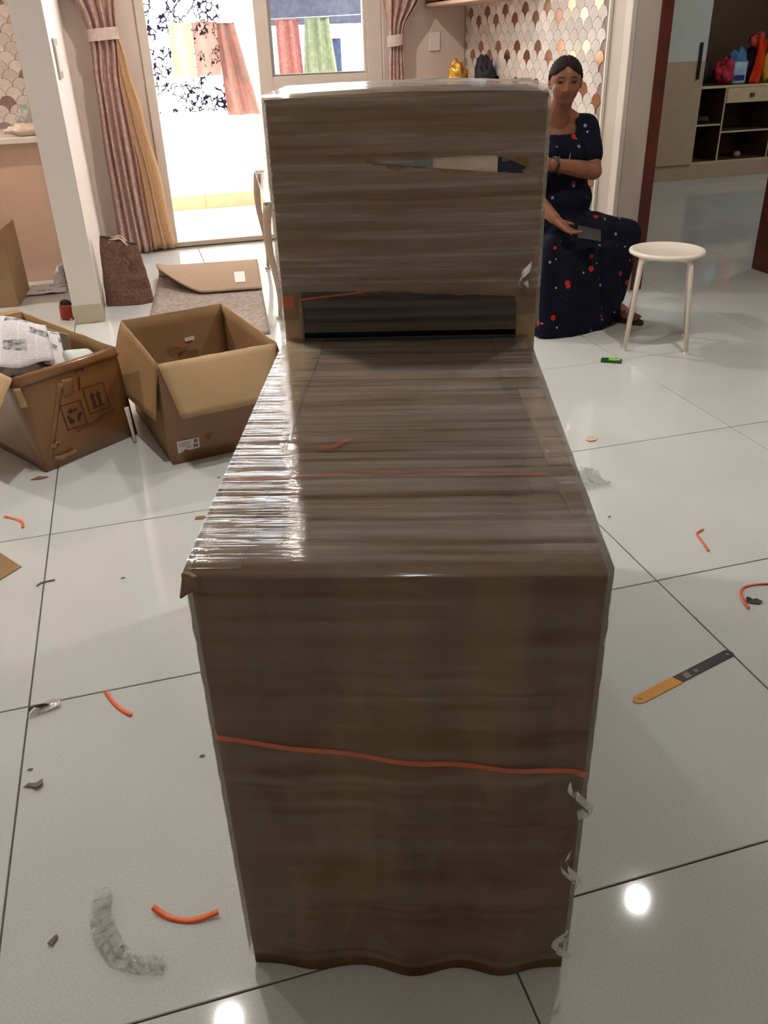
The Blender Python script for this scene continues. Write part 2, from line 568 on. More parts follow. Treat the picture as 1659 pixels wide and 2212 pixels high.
downlight(1.97, 2.45, 'round recessed ceiling downlight above the tile floor right of the wrapped package', LAMP_W)
downlight(6.0, 5.6, 'round recessed ceiling downlight in front of the bedroom wardrobe', LAMP_W * 0.95, (0.95, 0.97, 0.95))
downlight(-2.3, 5.0, 'round recessed ceiling downlight by the kitchen counter', LAMP_W * 2.8, (1, 0.90, 0.80))
downlight(0.75, 5.0, 'added fill light on the ceiling over the rug', LAMP_W * 1.4, (1, 0.93, 0.85))  # added fill lamp, brightens the back wall and curtain
downlight(-0.19, -0.45, 'added weak fill light on the ceiling nearest the south wall', LAMP_W * 0.22)  # added weak fill lamp, lifts the shade in front of the package
# ------------------------------------------------------------------ materials for packing
M_CB = cardboard('brown_cardboard', S(150, 118, 82))
M_CB_DARK = cardboard('dull_brown_cardboard', S(134, 106, 76))
M_CB_LIGHT = cardboard('light_cardboard', S(184, 154, 116), var=0.08)
M_CB_TAPED = cardboard('taped_glossy_cardboard', S(134, 90, 52), rough=0.3, spec=0.5, coat=0.6)
M_CB_RED = cardboard('reddish_cardboard', S(160, 112, 84))
M_ORANGE = simple('orange_plastic_strap', S(226, 96, 38), 0.4, var=0.15, vscale=40)
M_BLACKP = simple('black_gloss_panel', S(22, 22, 26), 0.25, var=0.2)
M_CREAM = simple('cream_slit_glare', S(252, 232, 212), 0.6)
M_SILVER = simple('silver_blue_plate', S(150, 160, 170), 0.25, metal=0.6)
M_NAVY = simple('navy_plate', S(34, 50, 80), 0.3)
M_TAPE = simple('clear_brown_tape', S(140, 98, 62), 0.15, var=0.15, Coat_Weight=0.5)
M_INK = simple('dark_brown_print', S(58, 36, 20), 0.7)
M_PAPERW = simple('white_paper', S(226, 220, 212), 0.7, var=0.03)

def film_mat(name, haze=0.15, along=(1.2, 70, 70), rough=0.11, bstr=0.75, refl=0.75, tint=(0.80, 0.77, 0.74, 1)):
    b = N(name)
    v = b.coords(along)
    v2 = b.coords((along[0]*2.2, along[1]*0.35, along[2]*0.35))
    s1 = b.noise(v, 1.0, 4, 0.6)
    s2 = b.noise(v2, 1.0, 3, 0.5)
    hsum = b.math('ADD', s1, b.math('MULTIPLY', s2, 0.8))
    nrm = b.bump(hsum, bstr, 0.004)
    tr = b.n('BsdfTransparent'); tr.inputs['Color'].default_value = (0.97, 0.97, 0.97, 1)
    gl = b.n('BsdfGlossy'); gl.inputs['Roughness'].default_value = rough
    b.l(nrm, gl.inputs['Normal'])
    lw = b.n('LayerWeight'); lw.inputs['Blend'].default_value = 0.45
    b.l(nrm, lw.inputs['Normal'])
    fr = b.math('MULTIPLY', lw.outputs['Fresnel'], refl)
    m1 = b.n('MixShader'); b.l(fr, m1.inputs[0]); b.l(tr.outputs[0], m1.inputs[1]); b.l(gl.outputs[0], m1.inputs[2])
    df = b.n('BsdfDiffuse'); df.inputs['Color'].default_value = tint
    tl = b.n('BsdfTranslucent'); tl.inputs['Color'].default_value = (0.8, 0.78, 0.76, 1)
    md = b.n('MixShader'); md.inputs[0].default_value = 0.3
    b.l(df.outputs[0], md.inputs[1]); b.l(tl.outputs[0], md.inputs[2])
    rm = b.n('MapRange'); b.l(b.math('ADD', b.math('MULTIPLY', s1, 0.6), b.math('MULTIPLY', s2, 0.4)), rm.inputs['Value'])
    rm.inputs['From Min'].default_value = 0.37; rm.inputs['From Max'].default_value = 0.67
    rm.inputs['To Min'].default_value = haze*0.15; rm.inputs['To Max'].default_value = haze*1.9
    m2 = b.n('MixShader'); b.l(rm.outputs[0], m2.inputs[0]); b.l(m1.outputs[0], m2.inputs[1]); b.l(md.outputs[0], m2.inputs[2])
    return b.done(m2)
M_FILM = film_mat('stretch_film', haze=0.15, rough=0.08, refl=0.9)
M_FILM_F = film_mat('stretch_film_front', haze=0.15, along=(1.1, 85, 85), rough=0.2, bstr=0.5, refl=0.35, tint=(0.74, 0.64, 0.54, 1))
M_FILM_R = film_mat('stretch_film_upright', haze=0.27, along=(1.3, 95, 95), rough=0.28, bstr=0.35, refl=0.4)
M_FILM_SCRAP = film_mat('loose_film', haze=0.012, along=(22, 22, 22), rough=0.05, bstr=1.0, refl=0.8)

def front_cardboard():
    b = N('bulge_shaded_cardboard')
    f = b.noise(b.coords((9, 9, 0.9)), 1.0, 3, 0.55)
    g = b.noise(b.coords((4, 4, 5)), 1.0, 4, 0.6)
    c = b.ramp(f, [(0.35, S(98, 68, 40)), (0.5, S(114, 86, 52)), (0.65, S(128, 100, 62))])  # vertical colour bands stand in for shading of the sheet's bulges
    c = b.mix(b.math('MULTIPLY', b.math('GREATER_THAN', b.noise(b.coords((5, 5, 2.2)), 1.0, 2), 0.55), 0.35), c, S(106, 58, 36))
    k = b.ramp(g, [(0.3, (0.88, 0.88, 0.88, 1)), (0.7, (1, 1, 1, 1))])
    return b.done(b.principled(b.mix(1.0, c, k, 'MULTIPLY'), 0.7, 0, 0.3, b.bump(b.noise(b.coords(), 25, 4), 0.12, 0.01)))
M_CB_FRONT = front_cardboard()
# ------------------------------------------------------------------ wrapped package
pkg = thing('wrapped_package', 'large L-shaped cardboard package wrapped in clear stretch film, standing on the tiles', 'package', (-0.011, 0.865, 0), R(-17.9))
MB().bbox(0.006, 0.486, 0.012, 0.868, 0.004, 0.744, 0.006).build('carton_body', M_CB_DARK, pkg)
def front_y(u, t):
    a = 0.016 * (1 - t) ** 1.3 + 0.0035
    g = sum(k * math.exp(-((u - c) / w) ** 2) for c, w, k in ((0.20, 0.09, 0.55), (0.52, 0.10, 1.0), (0.80, 0.09, 0.85)))
    return 0.004 - a * g
MB().slab(lambda u, v: (0.002 + 0.488*u, front_y(u, v), 0.002 + 0.744*v), 48, 16, 0.005).build('front_sheet', M_CB_FRONT, pkg, True)
MB().slab(lambda u, v: (0.002 + 0.488*u, 0.002 + 0.866*v, 0.747 + 0.002*fbm(u*3, v*4)), 24, 30, 0.005).build('top_sheet', M_CB, pkg, True)
MB().slab(lambda u, v: (0.001 + (0.078 - 0.018*(1-v))*u, 0.012 + 0.856*v, 0.7515 + 0.001*fbm(u*3, v*6, 4)), 3, 20, 0.003).build('cardboard_strip', M_CB_LIGHT, pkg, True)
def patch(x0, x1, y0, y1, z, mt, sl=0.0):
    def fn(u, v):
        xl = x0 - sl * v
        x = xl + (x1 - xl) * u
        d = 0.0
        if x > 0.487:
            d = (x - 0.487)
            x = 0.490
        return (x + 0.0012*fbm(v*9, 2), y0 + (y1-y0)*v, z - d)
    return MB().slab(fn, 6, 10, 0.003).build('cardboard_strip', mt, pkg, True)
patch(0.458, 0.52, 0.272, 0.572, 0.7535, M_CB_LIGHT, 0.012)
patch(0.468, 0.52, 0.135, 0.262, 0.7535, M_CB, 0.012)
patch(0.420, 0.515, 0.585, 0.86, 0.7525, M_CB, -0.006)
patch(0.425, 0.49, 0.20, 0.30, 0.751, M_CB, 0.0)
# folded carton corner ears at the front top edge
MB().slab(lambda u, v: (-0.011 + 0.022*u + 0.004*v, -0.006 + 0.012*math.sin(2.2*u + 1.5*v) - 0.004*v, 0.722 + 0.030*v + 0.006*u), 6, 6, 0.005).build('corner_fold', M_CB_DARK, pkg, True)

def ribbon(pts, w, nrm, th=0.0012):
    """flat strap through points, widened along cross(nrm, tangent)"""
    mb = MB(); P = [Vector(p) for p in pts]; Nn = [Vector(n) for n in nrm]
    def fn(u, v):
        t = u * (len(P) - 1); k = min(int(t), len(P) - 2); f = t - k
        p = P[k].lerp(P[k+1], f); n = Nn[k].lerp(Nn[k+1], f).normalized()
        tg = (P[k+1] - P[k]).normalized()
        return p + n.cross(tg).normalized() * (v - 0.5) * w
    return mb.slab(fn, (len(P)-1)*4, 1, th)
UPZ = (0, 0, 1); FR = (0, -1, 0); LF = (-1, 0, 0); RT = (1, 0, 0)
ribbon([(-0.002, 0.236, 0.60), (-0.002, 0.233, 0.745), (0.006, 0.231, 0.755), (0.105, 0.248, 0.7545), (0.236, 0.255, 0.754), (0.335, 0.248, 0.754), (0.45, 0.239, 0.756)], 0.007, [LF, LF, UPZ, UPZ, UPZ, UPZ, UPZ]).build('orange_strap', M_ORANGE, pkg)
ribbon([(-0.001, 0.2, 0.50), (0.0, 0.004, 0.495), (0.004, -0.002, 0.494)] + [(x_, front_y(x_/0.49, z_/0.744) - 0.0048, z_) for x_, z_ in [(0.03 + 0.0222*q, 0.489 - 0.00135*q*2 - 0.006*math.sin(math.pi*q/20)) for q in range(21)]] + [(0.492, -0.001, 0.427), (0.4935, 0.2, 0.42)], 0.0075, [LF, LF, FR] + [FR]*21 + [RT, RT]).build('orange_strap', M_ORANGE, pkg)
ribbon([(0.122, 0.340, 0.7535), (0.140, 0.344, 0.7535), (0.152, 0.360, 0.7535), (0.165, 0.372, 0.7535)], 0.009, [UPZ]*4).build('orange_strap_scrap', M_ORANGE, pkg)

# tall rear part
MB().bbox(0.002, 0.506, 0.900, 1.215, 0.004, 1.199, 0.006).build('rear_carton', M_CB_DARK, pkg)
MB().bbox(-0.002, 0.036, 0.870, 0.902, 0.004, 1.199, 0.005).build('edge_board', M_CB_LIGHT, pkg)
MB().bbox(0.472, 0.510, 0.870, 0.902, 0.004, 1.199, 0.005).build('edge_board', M_CB_LIGHT, pkg)
MB().slab(lambda u, v: (-0.002 + 0.512*u, 0.868 + 0.35*v, 1.200 + 0.006*math.sin(math.pi*u)*math.sin(math.pi*v) - 0.003*u), 16, 10, 0.004).build('top_sheet', M_CB_DARK, pkg, True)
MB().box(0.036, 0.472, 0.886, 0.890, 0.70, 1.19).build('dark_panel', M_BLACKP, pkg)
edge = []
nE = 60
for k in range(nE + 1):
    u = k / nE
    zt = 0.862 + (0.835 - 0.862) * u
    x = 0.0 + 0.508 * u
    j = 0.003 * noise.noise(Vector((u * 30, 3.3, 0))) + 0.002 * noise.noise(Vector((u * 90, 7.3, 0)))
    if x < 0.028 or x > 0.474: zt = 0.80 if x < 0.028 else 0.80
    edge.append((x, zt + j))
outer = edge + [(0.508, 1.199), (0.0, 1.199)]
slit = [(0.166, 1.091), (0.22, 1.094), (0.27, 1.0955), (0.31, 1.097), (0.37, 1.1), (0.422, 1.0985), (0.444, 1.091), (0.478, 1.077), (0.478, 1.066), (0.44, 1.068), (0.38, 1.073), (0.31, 1.079), (0.24, 1.085)]
MB().prism(outer, [slit[::-1]], 0.004, ((0, 0.870, 0), (1, 0, 0), (0, 0, 1), (0, -1, 0))).build('rear_front_sheet', M_CB, pkg)
MB().box(0.150, 0.303, 0.871, 0.874, 1.05, 1.11).build('inner_plate', M_SILVER, pkg)
MB().box(0.303, 0.423, 0.871, 0.874, 1.05, 1.11).build('inner_plate', M_CREAM, pkg)  # cream colour stands in for a bright reflection behind the slit
MB().box(0.423, 0.490, 0.871, 0.874, 1.05, 1.11).build('inner_plate', M_NAVY, pkg)
MB().bbox(0.000, 0.022, 0.8635, 0.8665, 0.822, 0.846, 0.001, 1).build('orange_strap_scrap', M_ORANGE, pkg)
ribbon([(0.03, 0.868, 0.838), (0.12, 0.867, 0.847), (0.21, 0.867, 0.857)], 0.004, [FR]*3).build('orange_strap', M_ORANGE, pkg)

# the film: front, top and sides of the low part
def film_low(u, v):
    x = -0.0046 + 0.5012 * u
    s = v * 1.62
    if s < 0.735:
        t = s / 0.735
        y = front_y(u, t) - 0.0065 + 0.0012 * fbm(u*2, t*30); z = 0.03 + 0.705 * t
    elif s < 0.765:
        t = (s - 0.735) / 0.03
        a = t * math.pi / 2
        y = 0.022 - 0.0265 * math.cos(a); z = 0.735 + 0.0225 * math.sin(a)
    else:
        t = (s - 0.765) / 0.855
        y = 0.022 + 0.846 * t; z = 0.7585 + 0.0016 * fbm(u*1.5, t*45, 2)
    return (x, y, z)
MB().grid(lambda u, v: film_low(u, v*0.4599), 30, 90).build('stretch_film', M_FILM_F, pkg, True)
MB().grid(lambda u, v: film_low(u, 0.4599 + v*0.5401), 30, 130).build('stretch_film', M_FILM, pkg, True)
def film_side(x0, sg):
    return lambda u, v: (x0 + sg*0.003*fbm(u*8, v*30, 9), 0.002 + 0.865*u, 0.03 + 0.726*v)
MB().grid(film_side(-0.0048, -0.5), 20, 60).build('stretch_film', M_FILM, pkg, True)
MB().grid(film_side(0.4968, 0.5), 20, 60).build('stretch_film', M_FILM, pkg, True)
# the film round the tall part
def film_high(u, v):
    # u goes round left side, front, right side
    z = 0.772 + 0.432 * v
    L = u * 1.22
    b = 0.0012 * fbm(u*3, v*6, 5)
    if L < 0.345: return (-0.008 + b, 1.215 - L, z)
    if L < 0.875: 
        t = (L - 0.345) / 0.53
        bow = 0.004*math.sin(math.pi*t)*math.sin(math.pi*v)
        return (-0.008 + 0.524*t, 0.861 - bow + b, z)
    return (0.516 - b, 0.87 + (L - 0.875), z)
fh = MB().grid(film_high, 96, 120)
def in_slit(p):
    return abs(p.y - 0.86) < 0.02 and 0.17 < p.x < 0.478 and abs(p.z - (1.0915 - 0.03*(p.x - 0.166) - 0.004*math.sin(60*p.x))) < 0.012*math.sin(math.pi*min(1.0, (p.x - 0.16)/0.5)) + 0.003*math.sin(140*p.x)
fh.f = [f for f in fh.f if not in_slit(sum((Vector(fh.v[i]) for i in f), Vector())/4)]
lo = MB(); lo.v = list(fh.v); hi = MB(); hi.v = list(fh.v)
for f in fh.f:
    (lo if sum(fh.v[i][2] for i in f)/4 < 0.856 else hi).f.append(f)
for part, mt in ((lo, M_FILM_F), (hi, M_FILM_R)):
    used = sorted({i for f in part.f for i in f}); idx = {i: k for k, i in enumerate(used)}
    part.v = [part.v[i] for i in used]; part.f = [tuple(idx[i] for i in f) for f in part.f]
    part.build('stretch_film', mt, pkg, True)
MB().grid(lambda u, v: (-0.008 + 0.524*u, 0.861 + 0.358*v, 1.2095 + 0.006*math.sin(math.pi*u) + 0.0025*fbm(u*4, v*14, 1) - (0.006 if v in (0,1) else 0)), 40, 24).build('stretch_film', M_FILM, pkg, True)
# loose film wisps on the right edge
for k, (z0, ln, out) in enumerate(((0.37, 0.05, 0.008), (0.22, 0.07, 0.006), (0.06, 0.05, 0.006), (0.86, 0.05, 0.012))):
    yb = -0.014 if z0 < 0.8 else 0.855
    def wisp(u, v, k=k, z0=z0, ln=ln, out=out, yb=yb):
        return (0.478 + 0.011*v + 0.012*math.sin(5*u + k), yb - out*math.sin(math.pi*u)*(0.4 + v) - 0.002, z0 + ln*u + 0.012*math.sin(7*v + 3*k))
    MB().grid(wisp, 10, 6).build('film_wisp', M_FILM_SCRAP, pkg, True)

# ------------------------------------------------------------------ open cartons
def quad_pt(Q, s, t):
    a = Vector(Q[0]).lerp(Vector(Q[1]), s); b = Vector(Q[3]).lerp(Vector(Q[2]), s)
    return a.lerp(b, t)
def panel(p00, p10, p11, p01, th, bulge=0.0, seed=0.0, nu=8, nv=6, torn=0.0):
    def fn(u, v):
        p = quad_pt((p00, p10, p11, p01), u, v)
        n = (Vector(p10)-Vector(p00)).cross(Vector(p01)-Vector(p00)).normalized()
        p = p + n * (bulge*math.sin(math.pi*u)*math.sin(math.pi*v) + 0.25*abs(bulge)*fbm(u*3, v*3, seed))
        if torn and v > 0.99: p = p + Vector((0, 0, torn*fbm(u*14, seed)))
        return p
    return MB().slab(fn, nu, nv, th)
def carton(t, bot, top, mats, th=0.005, bulge=0.004, inner=None):
    """bot/top: four corner points (front-left, front-right, back-right, back-left)"""
    for k in range(4):
        a, b = k, (k + 1) % 4
        panel(bot[a], bot[b], top[b], top[a], th, bulge, k*1.7, 10, 8, 0.004).build('side_panel', mats[k], t, True)
    MB().slab(lambda u, v: quad_pt([(p[0], p[1], p[2] + 0.004) for p in bot], u, v), 1, 1, th).build('bottom_panel', mats[0], t)

# right carton, empty, flaps folded outwards
c2 = thing('empty_carton', 'empty open brown carton with front flap folded down and a white shipping sticker', 'box', (0.13, 3.13, 0))
O2 = Vector((0.13, 3.13, 0))
bot = [Vector(p) - O2 for p in ((-0.018, 2.795, 0), (0.385, 2.87, 0), (0.268, 3.45, 0), (-0.130, 3.36, 0))]
top = [Vector(p) - O2 for p in ((-0.015, 2.80, 0.37), (0.397, 2.88, 0.37), (0.271, 3.47, 0.37), (-0.125, 3.37, 0.37))]
carton(c2, bot, top, [M_CB_TAPED, M_CB, M_CB, M_CB])
def flap(t, a, b, ea, eb, mt, seed, bul=-0.012):
    return panel(a, b, eb, ea, 0.004, bul, seed, 12, 8, 0.002).build('flap', mt, t, True)
flap(c2, top[0], top[1], Vector((0.035, 2.712, 0.20)) - O2, Vector((0.345, 2.775, 0.20)) - O2, M_CB_LIGHT, 1.0)
flap(c2, top[3], top[0], Vector((-0.21, 3.30, 0.16)) - O2, Vector((-0.052, 2.80, 0.17)) - O2, M_CB, 2.0, 0.01)
flap(c2, top[1], top[2], Vector((0.46, 2.93, 0.18)) - O2, Vector((0.35, 3.40, 0.18)) - O2, M_CB, 3.0, 0.01)
flap(c2, top[2], top[3], Vector((0.20, 3.56, 0.19)) - O2, Vector((-0.08, 3.48, 0.19)) - O2, M_CB, 4.0, 0.01)
# sticker on the front panel, with printed lines
fx = (bot[1] - bot[0]).normalized(); fz = (top[0] - bot[0]).normalized(); fn_ = fx.cross(fz).normalized()
st = MB().prism([(0, 0), (0.012, 0.002), (0.026, 0.012), (0.042, 0.006), (0.079, 0.008), (0.079, 0.046), (0, 0.046)], (), 0.0008, (bot[0] + fx*0.022 + fz*0.04 + fn_*0.0055, fx, fz, fn_)).build('sticker', M_PAPERW, c2)
M_GREYINK = simple('grey_print', S(120, 112, 106), 0.7)
for k, (x0, x1, z0, z1) in enumerate(((0.006, 0.05, 0.036, 0.038), (0.006, 0.044, 0.030, 0.032), (0.006, 0.048, 0.024, 0.026), (0.03, 0.05, 0.016, 0.0185), (0.056, 0.074, 0.012, 0.024), (0.06, 0.074, 0.029, 0.042))):
    MB().prism([(x0, z0), (x1, z0), (x1, z1), (x0, z1)], (), 0.0003, (bot[0] + fx*0.022 + fz*0.04 + fn_*0.0063, fx, fz, fn_)).build('print', M_GREYINK, st)
M_FAINT = simple('faded_orange_print', S(140, 84, 44), 0.7)
for (x0, x1, z0, z1) in ((0.10, 0.135, 0.048, 0.052), (0.10, 0.128, 0.040, 0.043), (0.105, 0.118, 0.026, 0.032), (0.20, 0.206, 0.038, 0.052), (0.212, 0.216, 0.038, 0.052)):
    MB().prism([(x0, z0), (x1, z0), (x1, z1), (x0, z1)], (), 0.0004, (bot[0] + fx*0.022 + fz*0.04 + fn_*0.006, fx, fz, fn_)).build('print', M_FAINT, c2)
# torn tape and tag on the inner back wall
bx = (bot[3] - bot[2]).normalized(); bn = Vector((bx.y, -bx.x, 0)) * -1
if bn.y > 0: bn = -bn
MB().prism([(0, 0), (0.03, -0.018), (0.05, -0.012), (0.075, 0.004), (0.088, 0.022), (0.04, 0.03), (0.004, 0.026)], (), 0.001, (bot[3] - bx*0.19 + Vector((0, 0, 0.245)) + bn*0.014, -bx, Vector((0, 0, 1)), bn)).build('torn_tape', M_CB_RED, c2)
MB().prism([(0.045, 0.008), (0.085, 0.010), (0.085, 0.026), (0.045, 0.024)], (), 0.001, (bot[3] - bx*0.19 + Vector((0, 0, 0.245)) + bn*0.018, -bx, Vector((0, 0, 1)), bn)).build('white_tag', M_PAPERW, c2)

MB().slab(lambda u, v: (Vector((-0.155, 3.085, 0.13)).lerp(Vector((-0.140, 3.04, 0.012)), u) + Vector((-0.006 + 0.016*v*(1-0.6*u), -0.012 + 0.008*v, 0.006*math.sin(4*u)))) - O2, 8, 3, 0.003).build('torn_edge', M_PAPERW, c2, True)
# left carton with newspaper
c1 = thing('worn_carton', 'worn taped brown carton with printed handling symbols, filled with newspaper', 'box', (-0.48, 3.28, 0))
O1 = Vector((-0.48, 3.28, 0))
bot1 = [Vector(p) - O1 for p in ((-0.448, 2.886, 0), (-0.135, 3.122, 0), (-0.50, 3.66, 0), (-0.81, 3.45, 0))]
top1 = [Vector(p) - O1 for p in ((-0.484, 2.888, 0.35), (-0.156, 3.108, 0.35), (-0.515, 3.690, 0.36), (-0.845, 3.476, 0.36))]
carton(c1, bot1, top1, [M_CB_TAPED, M_CB, M_CB, M_CB_TAPED], bulge=0.006)
flap(c1, top1[3], top1[0], Vector((-0.97, 3.32, 0.24)) - O1, Vector((-0.535, 2.795, 0.27)) - O1, M_CB_LIGHT, 5.0)
flap(c1, top1[2], top1[3], Vector((-0.56, 3.86, 0.33)) - O1, Vector((-0.80, 3.72, 0.33)) - O1, M_CB, 7.0)
fx1 = (bot1[1] - bot1[0]).normalized(); fz1 = (top1[0] + top1[1] - bot1[0] - bot1[1]).normalized(); fn1 = fx1.cross(fz1).normalized()
fx1 = (top1[1] - top1[0]).normalized()
def on_front(x, z, off=0.0125):
    # a point on the left carton's front panel, from its right bottom corner
    u = 1 - x/0.393; v = z/0.352
    return quad_pt((bot1[0], bot1[1], top1[1], top1[0]), u, v) + fn1*(off - 0.0085 + 0.0065*max(0.0, math.sin(math.pi*u)*math.sin(math.pi*v)))
def decal(polys, x, z, name, mt, parent, off=0.0135, sx=1.0):
    for (o, h) in polys:
        MB().prism(o, h, 0.0005, (on_front(x - 0.03, z + 0.03, off) - fx1*0.03 - fz1*0.03, fx1*1.3, fz1*1.2, fn1)).build(name, mt, parent)
def rect(x0, y0, x1, y1): return [(x0, y0), (x1, y0), (x1, y1), (x0, y1)]
def frame_(w, h, t): return (rect(0, 0, w, h), [rect(t, t, w-t, h-t)[::-1]])
# recycling symbol in a square
decal([frame_(0.062, 0.078, 0.0022)], 0.272, 0.118, 'printed_symbol', M_INK, c1)
def arrow3(k):
    a0 = math.pi/2 + k*2*math.pi/3
    def rot(p):
        return (0.031 + p[0]*math.cos(a0) - p[1]*math.sin(a0), 0.038 + p[0]*math.sin(a0) + p[1]*math.cos(a0))
    return [rot(p) for p in ((0.014, -0.016), (0.019, -0.010), (0.019, 0.004), (0.025, 0.004), (0.016, 0.017), (0.008, 0.004), (0.013, 0.004), (0.012, -0.006))]
decal([(arrow3(k), []) for k in range(3)], 0.272, 0.118, 'printed_symbol', M_INK, c1)
# this-way-up arrows in a square
decal([frame_(0.066, 0.084, 0.0022)], 0.172, 0.146, 'printed_symbol', M_INK, c1)
up = [(0, 0), (0.008, 0), (0.008, 0.030), (0.013, 0.030), (0.004, 0.044), (-0.005, 0.030), (0, 0.030)]
decal([([(p[0]+0.019, p[1]+0.020) for p in up], []), ([(p[0]+0.037, p[1]+0.020) for p in up], []), (rect(0.012, 0.014, 0.053, 0.018), [])], 0.172, 0.146, 'printed_symbol', M_INK, c1)
# umbrella handle left of a worn-off umbrella
hk = []
for q in range(9):
    a = math.pi*(1 - q/8*1.05); hk.append((0.020 + 0.013*math.cos(a), 0.052 + 0.013*math.sin(a)))
hk2 = [(0.020 + 0.008*math.cos(math.pi*(1 - q/8*1.05)), 0.052 + 0.008*math.sin(math.pi*(1 - q/8*1.05))) for q in range(9)][::-1]
decal([([(0.002, 0.0), (0.007, 0.0), (0.016, 0.036), (0.011, 0.038)], []), (hk + hk2, [])], 0.188, 0.245, 'printed_symbol', M_INK, c1)
# faded caption lines below the squares
for k in range(9):
    decal([(rect(0, 0, 0.012 + 0.004*(k % 3), 0.004), [])], 0.24 - k*0.018, 0.100 + k*0.0035, 'print', simple('worn_print', S(96, 62, 34), 0.8) if k == 0 else bpy.data.materials['worn_print'], c1)
# brown tape: along the rim, diagonal, and torn bits
panel(top1[0] + fn1*0.008 - fz1*0.035, top1[1] + fn1*0.012 - fz1*0.03, top1[1] + fn1*0.004 + fz1*0.004, top1[0] + fn1*0.004 + fz1*0.004, 0.0015, 0.006, 2.2, 14, 4).build('packing_tape', M_TAPE, c1, True)
panel(on_front(0.375, 0.05, 0.012), on_front(0.36, 0.04, 0.012), on_front(0.232, 0.285, 0.013), on_front(0.25, 0.295, 0.013), 0.0012, 0.003, 6.1, 4, 14).build('packing_tape', M_TAPE, c1, True)
panel(on_front(0.245, 0.235, 0.013), on_front(0.205, 0.245, 0.013), on_front(0.195, 0.295, 0.013), on_front(0.235, 0.30, 0.013), 0.0012, 0.004, 8.1, 5, 5).build('packing_tape', M_TAPE, c1, True)
for k in range(2):
    MB().slab(lambda u, v, k=k: bot1[0] + fx1*(0.03 + (0.09 - 0.05*k)*u) + fn1*(0.007 + 0.004*abs(math.sin(5*u+k))) + Vector((0, 0, 0.03 + 0.05*k + 0.016*v + 0.012*fbm(u*4, v*3, k))), 8, 4, 0.002).build('torn_flake', M_CB, c1, True)
MB().slab(lambda u, v: bot1[0].lerp(top1[0], 0.72 + 0.2*v) + Vector((-0.004 + 0.022*u, -0.018 + 0.006*math.sin(5*v), 0.0)), 3, 8, 0.003).build('torn_flake', M_CB_LIGHT, c1, True)

def newsprint(name, tint):
    b = N(name)
    v = b.coords((1, 1, 1), 'Generated')
    sep = b.n('SeparateXYZ'); b.l(v, sep.inputs[0])
    X, Y = sep.outputs[0], sep.outputs[1]
    # text lines inside columns
    ln = b.math('GREATER_THAN', b.math('FRACT', b.math('MULTIPLY', Y, 46.0)), 0.45)
    colm = b.math('GREATER_THAN', b.math('FRACT', b.math('MULTIPLY', X, 6.0)), 0.10)
    words = b.math('GREATER_THAN', b.noise(b.coords((90, 46, 1), 'Generated'), 1.0, 1), 0.42)
    txt = b.math('MULTIPLY', b.math('MULTIPLY', ln, colm), words)
    # picture blocks
    cx = b.math('FLOOR', b.math('MULTIPLY', X, 4.0)); cy = b.math('FLOOR', b.math('MULTIPLY', Y, 5.0))
    cmb = b.n('CombineXYZ'); b.l(cx, cmb.inputs[0]); b.l(cy, cmb.inputs[1])
    wn_ = b.n('TexWhiteNoise'); b.l(cmb.outputs[0], wn_.inputs['Vector'])
    isp = b.math('GREATER_THAN', wn_.outputs['Value'], 0.62)
    ins = b.math('MULTIPLY', b.math('GREATER_THAN', b.math('FRACT', b.math('MULTIPLY', X, 4.0)), 0.12), b.math('GREATER_THAN', b.math('FRACT', b.math('MULTIPLY', Y, 5.0)), 0.45))
    pic = b.math('MULTIPLY', isp, ins)
    paper = tint
    c = b.mix(b.math('MULTIPLY', txt, 0.28), paper, S(70, 66, 70))
    pcol = b.ramp(b.noise(v, 14, 4), [(0.35, S(84, 80, 104)), (0.6, S(186, 184, 172))])
    c = b.mix(pic, c, pcol)
    return b.done(b.principled(c, 0.75, 0, 0.2))
M_NEWS = newsprint('newsprint', S(222, 216, 220))
n1 = thing('newspaper', 'folded newspaper page sticking out of the worn carton', 'newspaper', (-0.56, 3.16, 0.25))
def np_fn(u, v):
    # u left-right, v bottom-top of the page
    p = Vector((-0.60, 2.965, 0.368)).lerp(Vector((-0.36, 3.06, 0.335)), u)
    q = Vector((-0.70, 3.36, 0.44)).lerp(Vector((-0.40, 3.36, 0.40)), u)
    r = p.lerp(q, v)
    r.z += 0.06*math.sin(math.pi*v*0.9) - 0.03*u*u*v + 0.008*math.sin(9*u + 3*v)
    return r - Vector((-0.56, 3.16, 0.25))
MB().slab(np_fn, 16, 16, 0.002).build('page', M_NEWS, n1, True)
MB().slab(lambda u, v: Vector(np_fn(0.85 + 0.24*u, v*0.92)) + Vector((0.012*u, 0.02, -0.016 - 0.02*u)), 6, 14, 0.002).build('page', M_NEWS, n1, True)
mg = thing('magazine', 'glossy pink and green leaflet tucked behind the newspaper in the worn carton', 'leaflet', (-0.45, 3.42, 0.3))
def mag_mat():
    b = N('leaflet_print')
    v = b.coords((1, 1, 1), 'Generated')
    sep = b.n('SeparateXYZ'); b.l(v, sep.inputs[0])
    c = b.ramp(sep.outputs[0], [(0.0, S(232, 208, 60)), (0.1, S(226, 176, 180)), (0.38, S(206, 160, 160)), (0.5, S(170, 170, 130)), (1.0, S(190, 184, 160))])
    return b.done(b.principled(c, 0.4))
MB().slab(lambda u, v: (-0.075 + 0.20*u, 0.035 - 0.10*u - 0.02*v, 0.105 - 0.055*u - 0.14*(1-v)), 6, 4, 0.003).build('cover', mag_mat(), mg)
fo = MB().bbox(-0.05, 0.07, -0.03, 0.05, 0.0, 0.10, 0.02, 3)
tag(fo.build('foam_block', simple('grey_white_foam', S(200, 202, 196), 0.6, bump=0.2), None, True, (-0.315, 3.16, 0.235), (0.35, 0.2, 0.62)), 'pale grey foam block peeking over the rim of the worn carton', 'foam')
